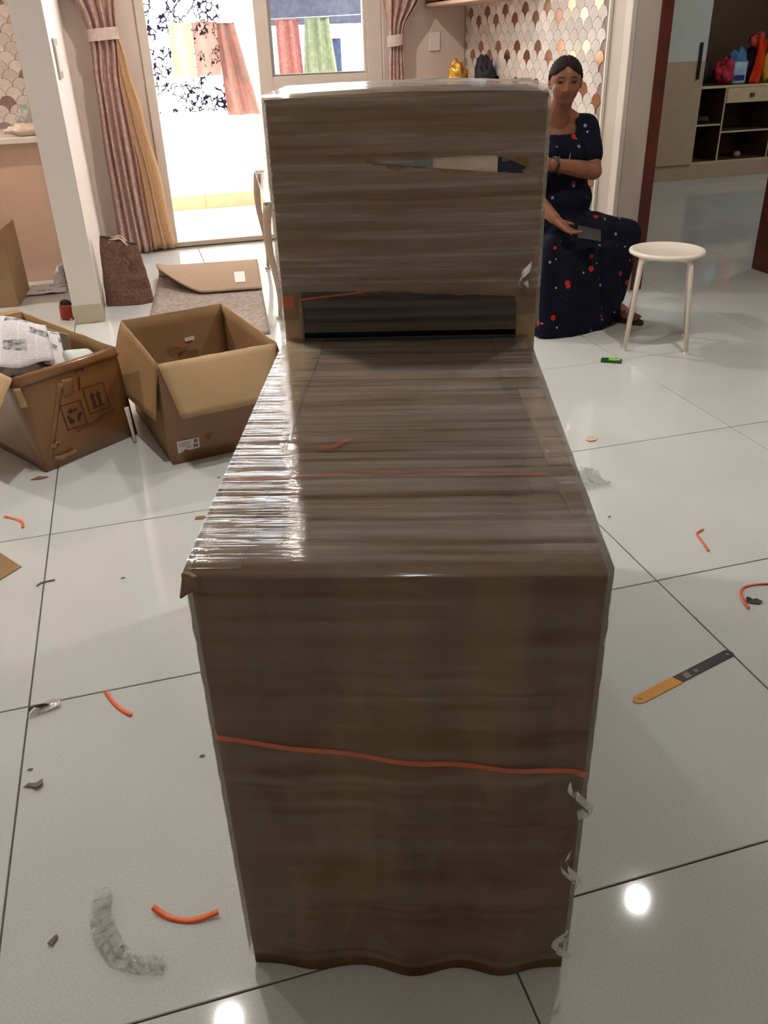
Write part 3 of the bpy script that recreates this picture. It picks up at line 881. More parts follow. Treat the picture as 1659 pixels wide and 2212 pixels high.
# filling paper under the page so that nothing hovers
tag(MB().slab(lambda u, v: quad_pt([p + O1 + Vector((0, 0, 0.20 + 0.03*fbm(k_*2.1, 1))) for k_, p in enumerate([bot1[0].lerp(bot1[2], 0.08), bot1[1].lerp(bot1[3], 0.08), bot1[2].lerp(bot1[0], 0.08), bot1[3].lerp(bot1[1], 0.08)])], u, v) + Vector((0, 0, 0.05*fbm(u*5, v*5, 3))), 20, 20, 0.05).build('crumpled_packing_paper', simple('dark_packing_paper', S(96, 80, 76), 0.8), None, True), 'crumpled dark packing paper filling the worn carton', 'paper')
# ------------------------------------------------------------------ curtains
def interp(tab, z):
    for (z0, a), (z1, b) in zip(tab, tab[1:]):
        if z0 >= z >= z1:
            t = (z0 - z) / (z0 - z1) if z0 != z1 else 0
            t = t*t*(3-2*t)
            return a + (b - a)*t
    return tab[-1][1]
M_CURT = fabric('mauve_damask', S(206, 172, 162), S(228, 198, 186), 34, trans=0.3)
M_SHEER = fabric('cream_lining', S(226, 196, 160), S(236, 210, 176), 60, trans=0.5)
M_TIE = fabric('cream_tieback', S(206, 186, 176), S(216, 198, 188), 40, trans=0.1)
def curtain(name, label, left, right, ztie, y0, folds, sheer=None):
    t = thing(name, label, 'curtain', (0, 0, 0), 0, 'tied balcony curtains')
    def mk(lf, rt, nf, amp, yo, ph, pleat=0.0):
        def fn(u, v):
            z = 2.5 - 2.485 * v
            x0 = interp(lf, z); x1 = interp(rt, z)
            w = x1 - x0
            x = x0 + w*u + 0.006*math.sin(3*z + 5*u)
            a = amp * min(1.0, w / 0.2)
            y = y0 + yo + a*math.sin(2*math.pi*nf*u + ph + 0.5*math.sin(2*z)) + 0.25*a*math.sin(2*math.pi*nf*1.7*u + z)
            return (x, y, z)
        return MB().slab(fn, 70, 60, 0.003)
    mk(left, right, folds, 0.028, 0, 0.4).build('drape', M_CURT, t, True)
    if sheer: mk(sheer[0], sheer[1], 3.0, 0.02, 0.045, 1.1).build('lining', M_SHEER, t, True)
    xl, xr = interp(left, ztie), interp(right, ztie)
    prof = []
    c = ((xl+xr)/2, y0 + 0.012)
    def band(u, v):
        a = 2*math.pi*u
        return (c[0] + ((xr-xl)/2 + 0.012)*math.cos(a), c[1] + 0.062*math.sin(a), ztie - 0.034 + 0.068*v + 0.006*math.cos(a))
    MB().grid(band, 32, 3, True).build('tieback', M_TIE, t, True)
    return t
curtain('curtain', 'mauve patterned curtain tied back at the left of the bright balcony door',
        [(2.5, -0.30), (1.75, -0.24), (1.40, -0.115), (1.33, -0.108), (1.1, -0.125), (0.6, -0.15), (0.0, -0.16)],
        [(2.5, 0.20), (1.8, 0.12), (1.40, 0.062), (1.33, 0.050), (1.1, 0.03), (0.5, 0.055), (0.0, 0.07)], 1.366, 6.40, 4.5,
        ([(2.5, 0.0), (1.40, 0.0), (1.1, 0.02), (0.5, 0.05), (0.0, 0.05)], [(2.5, 0.22), (1.40, 0.065), (1.2, 0.09), (0.88, 0.145), (0.4, 0.21), (0.0, 0.24)]))
curtain('curtain', 'mauve patterned curtain tied back at the right of the glazed door, behind the tall package',
        [(2.5, 1.80), (1.6, 1.835), (1.34, 1.87), (1.24, 1.872), (1.0, 1.86), (0.0, 1.85)],
        [(2.5, 2.20), (1.55, 2.10), (1.34, 1.975), (1.24, 1.958), (1.0, 1.97), (0.0, 1.99)], 1.275, 6.42, 4.5)

# ------------------------------------------------------------------ kitchen corner at the left
kc = thing('kitchen_counter', 'kitchen counter with peach front and white top behind the wall end', 'counter', (-1.7, 6.18, 0))
MB().box(-1.28, 1.285, -0.33, 0.365, 0.0, 0.81).build('front_panel', M_PEACH, kc)
MB().bbox(-1.28, 1.285, -0.385, 0.365, 0.812, 0.846, 0.005).build('counter_top', M_MARBLE, kc)
M_PLASTIC = film_mat('clear_plastic_bag', haze=0.35, along=(18, 18, 18), rough=0.15, bstr=0.6)
def blob(name, mat, c, rad, seed, amp, label, cat, seg=40, rings=26, flat=True, group=None, rot=0):
    mb = MB(); mb.ellipsoid((0, 0, rad[2]), rad, seg, rings)
    vv = []
    for p in mb.v:
        d = Vector((p[0], p[1], p[2]-rad[2]))
        k = 1 + amp*fbm(p[0]*14 + seed, p[1]*14, p[2]*14) + amp*0.6*fbm(p[0]*35, p[1]*35 + seed, p[2]*35)
        q = Vector((d.x*k, d.y*k, rad[2] + d.z*k))
        if flat: q.z = max(q.z, 0.0)
        vv.append(q[:])
    mb.v = vv
    o = mb.build(name, mat, None, True, c, (0, 0, rot))
    return tag(o, label, cat, group)
pb = blob('plastic_bag', M_PLASTIC, (-0.56, 6.12, 0.847), (0.075, 0.07, 0.075), 3, 0.45, 'crumpled clear plastic bag with a green tip on the counter', 'bag')
MB().bbox(-0.012, 0.012, -0.01, 0.01, 0.135, 0.155, 0.004).build('green_tip', simple('green_plastic', S(40, 190, 130), 0.4), pb)
blob('cloth_bundle', fabric('cream_cloth', S(214, 196, 176), S(228, 212, 194), 20, trans=0.05), (-0.56, 5.92, 0.847), (0.13, 0.07, 0.032), 9, 0.3, 'crumpled cream cloth lying on the counter edge', 'cloth')
wc = thing('tan_carton', 'plain tall tan carton standing by the kitchen counter', 'box', (-0.93, 5.42, 0), R(-6))
MB().bbox(-0.21, 0.205, -0.15, 0.19, 0.0, 0.43, 0.004).build('body', cardboard('dull_tan_cardboard', S(150, 122, 94)), wc)
MB().slab(lambda u, v: (-0.2 + 0.4*u, -0.15 - 0.04*v, 0.432 + 0.05*v), 6, 3, 0.004).build('flap', M_CB_LIGHT, wc)
for k in range(4):
    MB().box(-0.15, 0.12 - 0.04*k, -0.1515, -0.1505, 0.10 + 0.014*k, 0.104 + 0.014*k).build('print', bpy.data.materials['worn_print'], wc)
nsf = thing('newspaper', 'crumpled newspaper lying on the floor under the kitchen counter', 'newspaper', (-0.63, 5.58, 0))
MB().slab(lambda u, v: (-0.09 + 0.23*u, -0.12 + 0.24*v, 0.008 + 0.012*abs(fbm(u*5, v*5, 2))), 14, 12, 0.002).build('page', M_NEWS, nsf, True)
MB().slab(lambda u, v: (0.06 + 0.10*u + 0.02*v, 0.02 + 0.05*math.sin(3*u + 2*v) + 0.06*v, 0.012 + 0.17*v*(0.5+0.5*u) + 0.025*fbm(u*6, v*6, 8)), 10, 10, 0.002).build('page', M_NEWS, nsf, True)
po = thing('red_pouch', 'small dark red pouch with black top beside the wall end', 'pouch', (-0.452, 4.865, 0), R(-25))
MB().slab(lambda u, v: (-0.032 + 0.064*u, -0.012*math.sin(math.pi*u) - 0.01*(1-v), 0.004 + 0.075*v), 8, 8, 0.018).build('pouch_body', simple('dark_red_leather', S(132, 34, 28), 0.5, var=0.2), po, True)
MB().ellipsoid((0, 0, 0.085), (0.034, 0.02, 0.024), 16, 10).build('pouch_top', simple('black_cloth', S(26, 20, 24), 0.9), po, True)
MB().bbox(-0.034, 0.034, -0.026, 0.012, 0.0, 0.012, 0.003).build('base_band', simple('tan_band', S(196, 130, 90), 0.6), po)

# ------------------------------------------------------------------ brown bag with rope handles
M_JUTE = fabric('brown_jute', S(112, 84, 72), S(130, 100, 86), 60, trans=0.0, emboss=0.5)
jb = thing('jute_bag', 'upright brown jute bag with cream rope handles in front of the curtain', 'bag', (-0.125, 5.10, 0), R(-4))
def bag(u, v):
    a = 2*math.pi*u
    c, s_ = math.cos(a), math.sin(a)
    e = 0.55
    hx = 0.125 - 0.028*v + 0.006*math.sin(3*v); hy = 0.075*(1 - 0.55*v)
    x = hx*math.copysign(abs(c)**e, c); y = hy*math.copysign(abs(s_)**e, s_)
    top = 0.345 + 0.04*(-x/0.13) 
    return (x + 0.004*fbm(u*9, v*5) + 0.012*(1-v)*(1 if x > 0 else 0), y + 0.008*fbm(u*7, v*6, 4), 0.003 + top*v)
MB().grid(bag, 56, 22, True).build('bag_body', M_JUTE, jb, True)
MB().box(-0.12, 0.13, -0.06, 0.06, 0.002, 0.008).build('bag_base', M_JUTE, jb)
M_ROPE = simple('cream_rope', S(212, 186, 160), 0.9, bump=0.5, bscale=200)
for yy in (-0.035, 0.03):
    pts = [(-0.05 + 0.10*k/12, yy + 0.012*math.sin(k), 0.345 + 0.03*math.sin(math.pi*k/12) - 0.02*(k/12)) for k in range(13)]
    MB().tube(pts, 0.006, 6).build('rope_handle', M_ROPE, jb, True)
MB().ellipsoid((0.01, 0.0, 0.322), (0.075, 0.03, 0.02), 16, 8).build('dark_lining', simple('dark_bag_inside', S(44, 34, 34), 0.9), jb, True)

# ------------------------------------------------------------------ rug with its far end folded over
M_RUG = fabric('grey_rug_pile', S(150, 134, 126), S(172, 156, 146), 50, trans=0.0, emboss=0.8)
M_RUGBACK = fabric('beige_rug_backing', S(168, 142, 122), S(178, 152, 132), 120, trans=0.0, emboss=0.5)
rug = thing('rug', 'grey floor rug with its far end folded over showing beige backing', 'rug', (0.335, 4.93, 0), R(-6))
def rugp(u, v):
    return (-0.335 + 0.63*u, -0.72 + 1.36*v, 0.006 + 0.0015*fbm(u*6, v*6))
MB().slab(rugp, 20, 30, 0.010).build('pile', M_RUG, rug, True)
def rugfold(u, v):
    # v: 0 at the crease, 1 at the free edge (towards the camera); left end lifts
    lift = 0.10*max(0, 1 - u*2.2)**1.5
    x = -0.335 + 0.63*u + 0.02*(1-u)*v
    ang = min(1.0, v/0.16)
    if v < 0.16:
        a = math.pi*ang
        y = 0.64 + 0.032*math.sin(a); z = 0.012 + 0.032*(1 - math.cos(a))
    else:
        t = (v - 0.16)/0.84
        y = 0.64 - (0.52 - 0.28*max(0, 1 - u*2.4)**1.2)*t; z = 0.076 - 0.052*t + 0.02*math.sin(math.pi*t) + lift*t
    return (x, y, z)
MB().slab(rugfold, 26, 30, 0.010).build('folded_end', M_RUGBACK, rug, True)
MB().slab(lambda u, v: Vector(rugfold(0.75 + 0.10*u, 0.62 + 0.25*v)) + Vector((0, 0, 0.0075)), 6, 6, 0.001).build('care_label', M_PAPERW, rug)

# ------------------------------------------------------------------ glass table with curved legs
gt = thing('glass_table', 'glass table with curved beige legs and chrome feet behind the tall package', 'table', (1.10, 5.0, 0), R(-5.9))
M_LEG = simple('beige_lacquer', S(176, 152, 132), 0.3, var=0.05)
M_CHROME = simple('chrome', S(210, 208, 206), 0.12, metal=1.0, var=0.02)
for (px, py, sg) in ((-0.392, 0.535, 1), (-0.392, -0.62, 1), (0.392, 0.535, -1), (0.392, -0.62, -1)):
    pts = []; rad = []
    for k in range(15):
        t = k/14
        pts.append((px + sg*(-0.010 + 0.016*math.sin(2*math.pi*(t*0.9 + 0.1))), py, 0.02 + 0.572*t))
        rad.append(0.010 + 0.014*t)
    MB().tube(pts, rad, 12).build('leg', M_LEG, gt, True)
    MB().lathe([(0.012, 0.0), (0.018, 0.002), (0.018, 0.014), (0.009, 0.02)], 16, (px - sg*0.003, py, 0.0)).build('foot', M_CHROME, gt, True)
    MB().bbox(px-0.030, px+0.030, py-0.030, py+0.030, 0.592, 0.600, 0.002, 1).build('bracket', M_CHROME, gt)
MB().bbox(-0.415, 0.415, 0.535, 0.547, 0.611, 0.73, 0.003).build('glass_upstand', glass_mat('frosted_edge_glass', (0.80, 0.86, 0.84, 1), 0.3), gt)
MB().bbox(-0.42, 0.42, -0.65, 0.565, 0.600, 0.610, 0.003).build('glass_top', M_GLASS, gt)

# ------------------------------------------------------------------ white stool
M_STOOL = simple('white_stool_plastic', S(236, 222, 208), 0.35, var=0.02)
st_ = thing('stool', 'round white four-legged stool on the tiles', 'stool', (2.25, 3.37, 0), R(-32))
MB().lathe([(0.0, 0.412), (0.150, 0.412), (0.163, 0.418), (0.166, 0.425), (0.163, 0.432), (0.150, 0.435), (0.145, 0.431), (0.0, 0.430)], 48).build('seat', M_STOOL, st_, True)
for sx in (-1, 1):
    for sy in (-1, 1):
        pts = [(sx*0.03, sy*0.03, 0.402)]
        pts += [(sx*0.075, sy*0.075, 0.404)]
        for q in range(7):
            a = math.pi/2*q/6
            pts.append((sx*(0.083 + 0.022*math.sin(a)), sy*(0.083 + 0.022*math.sin(a)), 0.404 - 0.022*(1-math.cos(a))))
        pts.append((sx*0.135, sy*0.135, 0.006))
        MB().tube(pts, 0.0105, 10).build('leg', M_STOOL, st_, True)
        MB().lathe([(0.012, 0.0), (0.012, 0.012)], 12, (sx*0.135, sy*0.135, 0)).build('foot_cap', M_STOOL, st_)

# ------------------------------------------------------------------ wardrobe in the next room
wd = thing('wardrobe', 'beige wardrobe with one closed door and open shelves in the next room', 'wardrobe', (5.45, 7.85, 0))
M_LAM = simple('beige_laminate', S(176, 156, 134), 0.3, var=0.04)
M_LAM_W = simple('pale_blue_white_gloss', S(196, 204, 198), 0.2, var=0.02)
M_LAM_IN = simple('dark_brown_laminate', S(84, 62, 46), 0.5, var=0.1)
M_LAM_EDGE = simple('cream_edge_band', S(196, 178, 146), 0.4)
M_BLK = simple('black_metal', S(24, 24, 28), 0.35)
def shelf_board(nm, x0, x1, y0, y1, z0, z1):
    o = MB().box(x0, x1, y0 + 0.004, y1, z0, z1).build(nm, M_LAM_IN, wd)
    MB().bbox(x0, x1, y0, y0 + 0.004, z0, z1, 0.001, 1).build('edge_band', M_LAM_EDGE, o)
    return o
MB().bbox(-0.85, 0.95, -0.245, 0.24, 0.0, 0.135, 0.003).build('plinth', M_LAM, wd)
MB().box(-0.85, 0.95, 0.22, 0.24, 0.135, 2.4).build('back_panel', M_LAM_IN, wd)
MB().bbox(-0.85, -0.83, -0.245, 0.22, 0.135, 2.4, 0.002, 1).build('side_panel', M_LAM, wd)
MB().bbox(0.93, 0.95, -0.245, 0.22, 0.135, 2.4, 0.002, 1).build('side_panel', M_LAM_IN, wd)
shelf_board('shelf', -0.83, 0.93, -0.235, 0.22, 0.135, 0.152)
shelf_board('shelf', -0.83, 0.93, -0.235, 0.22, 0.785, 0.808)
shelf_board('shelf', -0.83, 0.93, -0.235, 0.22, 2.38, 2.4)
shelf_board('divider', 0.04, 0.055, -0.235, 0.22, 0.152, 0.785)
shelf_board('divider', 0.60, 0.615, -0.235, 0.22, 0.152, 0.785)
shelf_board('shelf', -0.30, 0.04, -0.225, 0.22, 0.465, 0.48)
shelf_board('shelf', 0.055, 0.60, -0.225, 0.22, 0.395, 0.41)
dr = MB().bbox(0.057, 0.598, -0.245, -0.227, 0.655, 0.783, 0.002, 1).build('drawer', M_LAM_EDGE, wd)
MB().bbox(0.30, 0.345, -0.262, -0.245, 0.70, 0.735, 0.004).build('drawer_pull', simple('dull_brass', S(112, 98, 76), 0.4, metal=0.7), dr)
wdoor = MB().bbox(-0.845, -0.245, -0.268, -0.247, 0.14, 1.018, 0.002, 1).build('door', M_LAM, wd)
MB().bbox(-0.845, -0.245, -0.268, -0.247, 1.018, 2.38, 0.002, 1).build('upper_door_part', M_LAM_W, wdoor)  # upper part of the door, paler and bluer than the lower
MB().bbox(-0.325, -0.303, -0.295, -0.268, 0.87, 1.17, 0.008, 3).build('handle', M_BLK, wdoor, True)

def soft(name, mat, c, rad, seed, label, cat, amp=0.2, rot=0):
    return blob(name, mat, c, rad, seed, amp, label, cat, 32, 20, True, None, rot)
soft('black_bag', simple('black_nylon', S(20, 17, 22), 0.7), (5.31, 7.80, 0.809), (0.095, 0.08, 0.125), 2, 'slumped black bag on the wardrobe shelf beside the door', 'bag', 0.22)
soft('pink_bag', simple('pink_red_cloth', S(190, 44, 74), 0.7, var=0.2), (5.50, 7.70, 0.809), (0.078, 0.07, 0.105), 5, 'crimson pink cloth bag on the wardrobe shelf', 'bag', 0.5)
pk = thing('packet', 'clear and white packet with navy label on the wardrobe shelf', 'packet', (5.655, 7.70, 0.809))
MB().bbox(-0.075, 0.07, -0.04, 0.04, 0.0, 0.19, 0.02, 3).build('packet_body', simple('pale_blue_plastic', S(160, 190, 210), 0.25, var=0.2), pk, True)
MB().bbox(-0.065, 0.045, -0.045, -0.039, 0.03, 0.075, 0.002, 1).build('packet_label', simple('navy_label', S(36, 40, 120), 0.4), pk)
soft('blue_pouch', simple('steel_blue_cloth', S(70, 130, 176), 0.6, var=0.2), (5.68, 7.78, 0.93), (0.085, 0.07, 0.085), 8, 'steel blue pouch behind the packet on the wardrobe shelf', 'pouch', 0.45)
oc = thing('orange_cloth', 'bright orange-red cloth hanging down over the wardrobe shelf', 'cloth', (5.79, 7.66, 0.809))
MB().slab(lambda u, v: (-0.035 + 0.09*u + 0.03*math.sin(3*v) + 0.02*v, 0.02*math.sin(6*u+4*v) - 0.01, 0.0 + 0.36*v), 10, 16, 0.02).build('cloth_fall', fabric('orange_red_cloth', S(226, 58, 24), S(236, 76, 34), 12, trans=0.1), oc, True)
soft('red_hat', simple('red_white_cloth', S(206, 70, 60), 0.7, var=0.3), (5.84, 7.75, 1.10), (0.07, 0.07, 0.065), 11, 'red hat on top of the pile of bags in the wardrobe', 'hat', 0.4)
soft('cloth_pile', simple('dark_mixed_cloth', S(70, 40, 46), 0.8, var=0.3), (5.86, 7.79, 0.809), (0.10, 0.09, 0.16), 13, 'dark maroon cloth pile under the red hat in the wardrobe', 'cloth', 0.15)
soft('yellow_packet', simple('yellow_plastic', S(214, 168, 50), 0.4), (5.955, 7.70, 0.809), (0.05, 0.05, 0.12), 17, 'yellow packet at the right end of the wardrobe shelf', 'packet', 0.12)
cb_ = thing('cable_coil', 'loose dark cable coil on the small wardrobe shelf', 'cable', (5.36, 7.74, 0.481))
MB().tube([(0.07*math.cos(k*0.5)*(1 - k*0.008), 0.05*math.sin(k*0.5), 0.006 + 0.0009*k + 0.02*abs(math.sin(k*0.23))) for k in range(46)], 0.006, 6).build('cable', simple('dark_grey_cable', S(70, 76, 72), 0.5), cb_, True)
soft('small_box', simple('pinkish_card', S(170, 130, 120), 0.6), (5.80, 7.72, 0.153), (0.035, 0.03, 0.03), 23, 'small pinkish packet at the bottom of the wardrobe', 'packet', 0.1)

# ------------------------------------------------------------------ wall cabinet and sideboard at the scallop wall
wcab = thing('wall_cabinet', 'pinkish wooden wall cabinet above the scallop tiles', 'cabinet', (2.32, 5.93, 1.47))
M_PINKWOOD = simple('pink_beige_laminate', S(206, 170, 146), 0.4, var=0.05)
MB().bbox(-0.15, 0.152, -0.62, 0.625, 0.0, 0.022, 0.003, 1).build('bottom_panel', M_PINKWOOD, wcab)
MB().bbox(-0.15, 0.152, -0.62, -0.60, 0.022, 0.70, 0.003, 1).build('side_panel', M_PINKWOOD, wcab)
MB().bbox(-0.15, 0.152, 0.605, 0.625, 0.022, 0.70, 0.003, 1).build('side_panel', M_PINKWOOD, wcab)
MB().bbox(-0.15, 0.152, -0.62, 0.625, 0.68, 0.70, 0.003, 1).build('top_panel', M_PINKWOOD, wcab)
MB().box(0.14, 0.15, -0.60, 0.605, 0.022, 0.68).build('back_panel', M_PINKWOOD, wcab)
for k in range(3):
    MB().bbox(-0.155, -0.150, -0.60 + k*0.40, -0.21 + k*0.40, 0.03, 0.69, 0.002, 1).build('door', simple('dark_glass_door', S(80, 56, 48), 0.2) if k == 0 else bpy.data.materials['dark_glass_door'], wcab)
sb = thing('sideboard', 'low white sideboard along the scallop wall behind the tall package', 'sideboard', (2.24, 5.95, 0))
MB().bbox(-0.20, 0.225, -0.60, 0.60, 0.06, 0.84, 0.004).build('body', M_WHITE, sb)
MB().bbox(-0.22, 0.225, -0.61, 0.605, 0.84, 0.87, 0.004).build('top', M_PINKWOOD, sb)
MB().box(-0.18, 0.21, -0.58, 0.58, 0.0, 0.06).build('plinth', M_BLK, sb)
for k in range(3):
    d_ = MB().bbox(-0.216, -0.20, -0.59 + k*0.395, -0.205 + k*0.395, 0.08, 0.83, 0.003).build('door', M_WHITE, sb)
    MB().bbox(-0.232, -0.216, -0.26 + k*0.395, -0.245 + k*0.395, 0.45, 0.60, 0.004).build('handle', M_CHROME, d_)
soft('gold_bag', simple('gold_foil', S(206, 156, 62), 0.3, metal=0.5, var=0.2), (2.225, 6.02, 0.871), (0.07, 0.07, 0.135), 31, 'shiny gold bag on the sideboard behind the tall package', 'bag', 0.35)
soft('dark_bag', simple('dark_navy_cloth', S(36, 32, 46), 0.7), (2.385, 5.95, 0.871), (0.065, 0.08, 0.13), 37, 'dark navy bag beside the gold bag on the sideboard', 'bag', 0.5)

# ------------------------------------------------------------------ washing on the balcony
def floral(name, base, ink, scale, dens):
    b = N(name)
    v = b.coords()
    n0 = b.n('TexVoronoi', feature='DISTANCE_TO_EDGE'); n0.inputs['Scale'].default_value = scale
    wv = b.n('VectorMath', operation='ADD'); nz = b.n('TexNoise'); nz.inputs['Scale'].default_value = scale*0.8
    b.l(v, nz.inputs['Vector']); sc = b.n('VectorMath', operation='SCALE'); sc.inputs['Scale'].default_value = 0.12
    b.l(nz.outputs['Color'], sc.inputs[0]); b.l(v, wv.inputs[0]); b.l(sc.outputs[0], wv.inputs[1])
    b.l(wv.outputs[0], n0.inputs['Vector'])
    line = b.math('LESS_THAN', n0.outputs['Distance'], 0.07)
    msk = b.math('GREATER_THAN', b.noise(v, scale*0.35, 3), dens)
    c = b.mix(b.math('MULTIPLY', line, msk), base, ink)
    d = b.principled(c, 0.9, 0, 0.1)
    t = b.n('BsdfTranslucent'); b.l(c, t.inputs['Color'])
    ms = b.n('MixShader'); ms.inputs[0].default_value = 0.5
    b.l(d.outputs[0], ms.inputs[1]); b.l(t.outputs[0], ms.inputs[2])
    return b.done(ms)
M_FLORAL = floral('white_navy_floral', S(240, 238, 238), S(36, 38, 60), 16, 0.46)
M_FLORAL2 = floral('pink_grey_floral', S(214, 186, 180), S(50, 50, 60), 20, 0.5)
def hang(name, label, x0, x1, z0, z1, y, mat, folds=3, amp=0.03, taper=0.0, lean=0.0, cat='laundry', grp='washing on the balcony lines'):
    t = thing(name, label, cat, ((x0+x1)/2, y, z0), 0, grp)
    w = (x1 - x0)/2
    def fn(u, v):
        k = 1 - taper*v
        x = (-w + 2*w*u)*k + lean*v
        return (x, amp*math.sin(2*math.pi*folds*u + 0.6*v)*(1.1 - 0.5*v) + 0.01*fbm(u*5, v*5), (z1 - z0)*v)
    MB().slab(fn, 36, 24, 0.003).build('cloth', mat, t, True)
    MB().slab(lambda u, v: (lean + (-w + 2*w*u)*(1-taper), 0.014 - 0.028*v, (z1-z0) + 0.004), 8, 2, 0.004).build('fold_over', mat, t)
    return t
line_pts = [((-0.7, 7.30, 1.42), (2.55, 7.30, 1.47)), ((-0.7, 7.62, 1.72), (2.55, 7.62, 1.74)), ((-0.7, 7.82, 1.52), (2.55, 7.82, 1.53))]
M_LINE = simple('white_cord', S(230, 230, 228), 0.6)
for k, (a, b_) in enumerate(line_pts):
    o = MB().tube([Vector(a).lerp(Vector(b_), q/10) - Vector((0, 0, 0.01*math.sin(math.pi*q/10))) for q in range(11)], 0.003, 6).build('clothes_line', M_LINE, None, True)
    tag(o, ['white clothes line nearest the balcony door', 'white clothes line highest up over the balcony', 'white clothes line nearest the balcony parapet'][k], 'clothes line', 'balcony clothes lines')
hang('printed_sheet', 'white sheet with navy floral print hanging at the left of the balcony', 0.14, 0.86, 0.82, 1.72, 7.62, M_FLORAL, 3, 0.03)
hang('yellow_towel', 'pale yellow towel hanging in front of the floral sheet', 0.44, 0.60, 1.07, 1.425, 7.30, fabric('pale_yellow_towel', S(240, 228, 190), S(246, 236, 204), 60, trans=0.4), 1, 0.03)
hang('printed_shirt', 'pinkish floral printed cloth hanging beside the yellow towel', 0.61, 0.79, 1.08, 1.43, 7.30, M_FLORAL2, 1.5, 0.02)
hang('red_brown_cloth', 'red-brown patterned cloth hanging near the middle of the balcony', 0.81, 1.06, 0.80, 1.425, 7.32, fabric('red_brown_print', S(168, 150, 144), S(196, 146, 140), 30, trans=0.4), 2, 0.03, 0.45, -0.08)
hang('pale_green_cloth', 'pale mint cloth hanging at the edge of the door leaf', 0.97, 1.10, 0.85, 1.525, 7.82, fabric('mint_cloth', S(206, 228, 206), S(222, 238, 222), 20, trans=0.5), 2, 0.02)
hang('dark_blanket', 'dark blue-grey blanket hanging high behind the glazed door', 1.12, 2.15, 1.40, 1.735, 7.63, fabric('slate_blanket', S(104, 110, 132), S(118, 124, 144), 20, trans=0.3), 3, 0.02)
hang('pink_cloth', 'pink chequered cloth hanging behind the glazed door', 1.24, 1.44, 0.70, 1.43, 7.30, fabric('pink_check', S(200, 150, 148), S(214, 176, 172), 50, trans=0.45), 2.5, 0.03, 0.15, -0.02)
hang('green_towel', 'pale green towel hanging behind the glazed door', 1.41, 1.75, 0.70, 1.44, 7.33, fabric('pale_green_towel', S(176, 186, 164), S(198, 206, 186), 30, trans=0.45), 3, 0.035, 0.45, -0.02)
hang('navy_cloth', 'narrow blue-grey cloth hanging right of the green towel behind the glass', 1.66, 1.86, 0.70, 1.30, 7.83, fabric('blue_grey_cloth', S(90, 104, 132), S(104, 118, 146), 20, trans=0.4), 2, 0.02)

# ------------------------------------------------------------------ things lying on the floor
def strip_obj(name, pts, w, mat, label, cat, group=None, curl=0.002, th=0.0012):
    P = [Vector((p[0], p[1], 0.0)) for p in pts]
    O = sum(P, Vector()) / len(P)
    n = 24
    def cr(t):
        t = t*(len(P)-1); k = min(int(t), len(P)-2); f = t-k
        p0 = P[max(k-1, 0)]; p1 = P[k]; p2 = P[k+1]; p3 = P[min(k+2, len(P)-1)]
        return 0.5*((2*p1) + (p2-p0)*f + (2*p0-5*p1+4*p2-p3)*f*f + (3*p1-p0-3*p2+p3)*f**3)
    def fn(u, v):
        p = cr(u); t = (cr(min(u+0.01, 1)) - cr(max(u-0.01, 0))).normalized()
        s_ = Vector((-t.y, t.x, 0))
        q = p + s_*(v-0.5)*w - O
        q.z = 0.0012 + curl*(1 - math.sin(math.pi*u)) + 0.0015*v
        return q
    o = MB().slab(fn, n, 2, th).build(name, mat, None, True, O)
    return tag(o, label, cat, group)
G_OR = 'orange strap cuttings on the floor'
strip_obj('orange_strip', [(-0.56, 2.588), (-0.52, 2.555), (-0.502, 2.53), (-0.497, 2.49)], 0.008, M_ORANGE, 'thin orange strap cutting near the worn carton at the left edge', 'strap', G_OR)
strip_obj('orange_strip', [(-0.244, 1.617), (-0.226, 1.572), (-0.208, 1.543), (-0.189, 1.52)], 0.010, M_ORANGE, 'short straight orange strap cutting left of the package, below a tile joint', 'strap', G_OR)
strip_obj('orange_strip', [(-0.164, 1.013), (-0.138, 0.988), (-0.10, 0.971), (-0.057, 0.971)], 0.010, M_ORANGE, 'curved orange strap cutting beside the package foot', 'strap', G_OR, 0.006)
strip_obj('orange_strip', [(1.456, 1.814), (1.425, 1.80), (1.415, 1.765), (1.40, 1.706)], 0.006, M_ORANGE, 'thin bent orange strap cutting alone on the right tiles', 'strap', G_OR)
strip_obj('orange_strip', [(1.50, 1.49), (1.452, 1.517), (1.39, 1.525), (1.352, 1.495), (1.331, 1.435)], 0.007, M_ORANGE, 'orange strap cutting curled around a black scrap at the right edge', 'strap', G_OR, 0.004)

# hacksaw blade
hb = thing('hacksaw_blade', 'hacksaw blade, half yellow and half black, on the tiles', 'blade', (0.881, 1.221, 0), math.atan2(1.305-1.221, 1.188-0.881))
def circ(cx, cy, r, n=12): return [(cx + r*math.cos(2*math.pi*k/n), cy + r*math.sin(2*math.pi*k/n)) for k in range(n)][::-1]
L_ = 0.318; W_ = 0.0125
def teeth(x0, x1, y, d):
    n = int((x1-x0)/0.004); out = []
    for k in range(n):
        out += [(x0 + k*0.004, y), (x0 + k*0.004 + 0.0034, y + d)]
    return out
yel = [(0.0, -0.003), (0.014, -W_)] + teeth(0.018, 0.135, -W_, -0.0016) + [(0.139, -W_), (0.133, W_)] + teeth(0.018, 0.131, W_, 0.0016)[::-1] + [(0.010, W_), (0.0, 0.004)]
MB().prism(yel, [circ(0.017, 0.0, 0.0042)], 0.0016, ((0, 0, 0.0004), (1,0,0), (0,1,0), (0,0,1))).build('yellow_half', simple('yellow_paint', S(206, 142, 26), 0.4, var=0.1), hb)
blk = [(0.139, -W_), (L_ - 0.006, -W_), (L_, -0.007), (L_, 0.006), (L_ - 0.008, W_), (0.133, W_)]
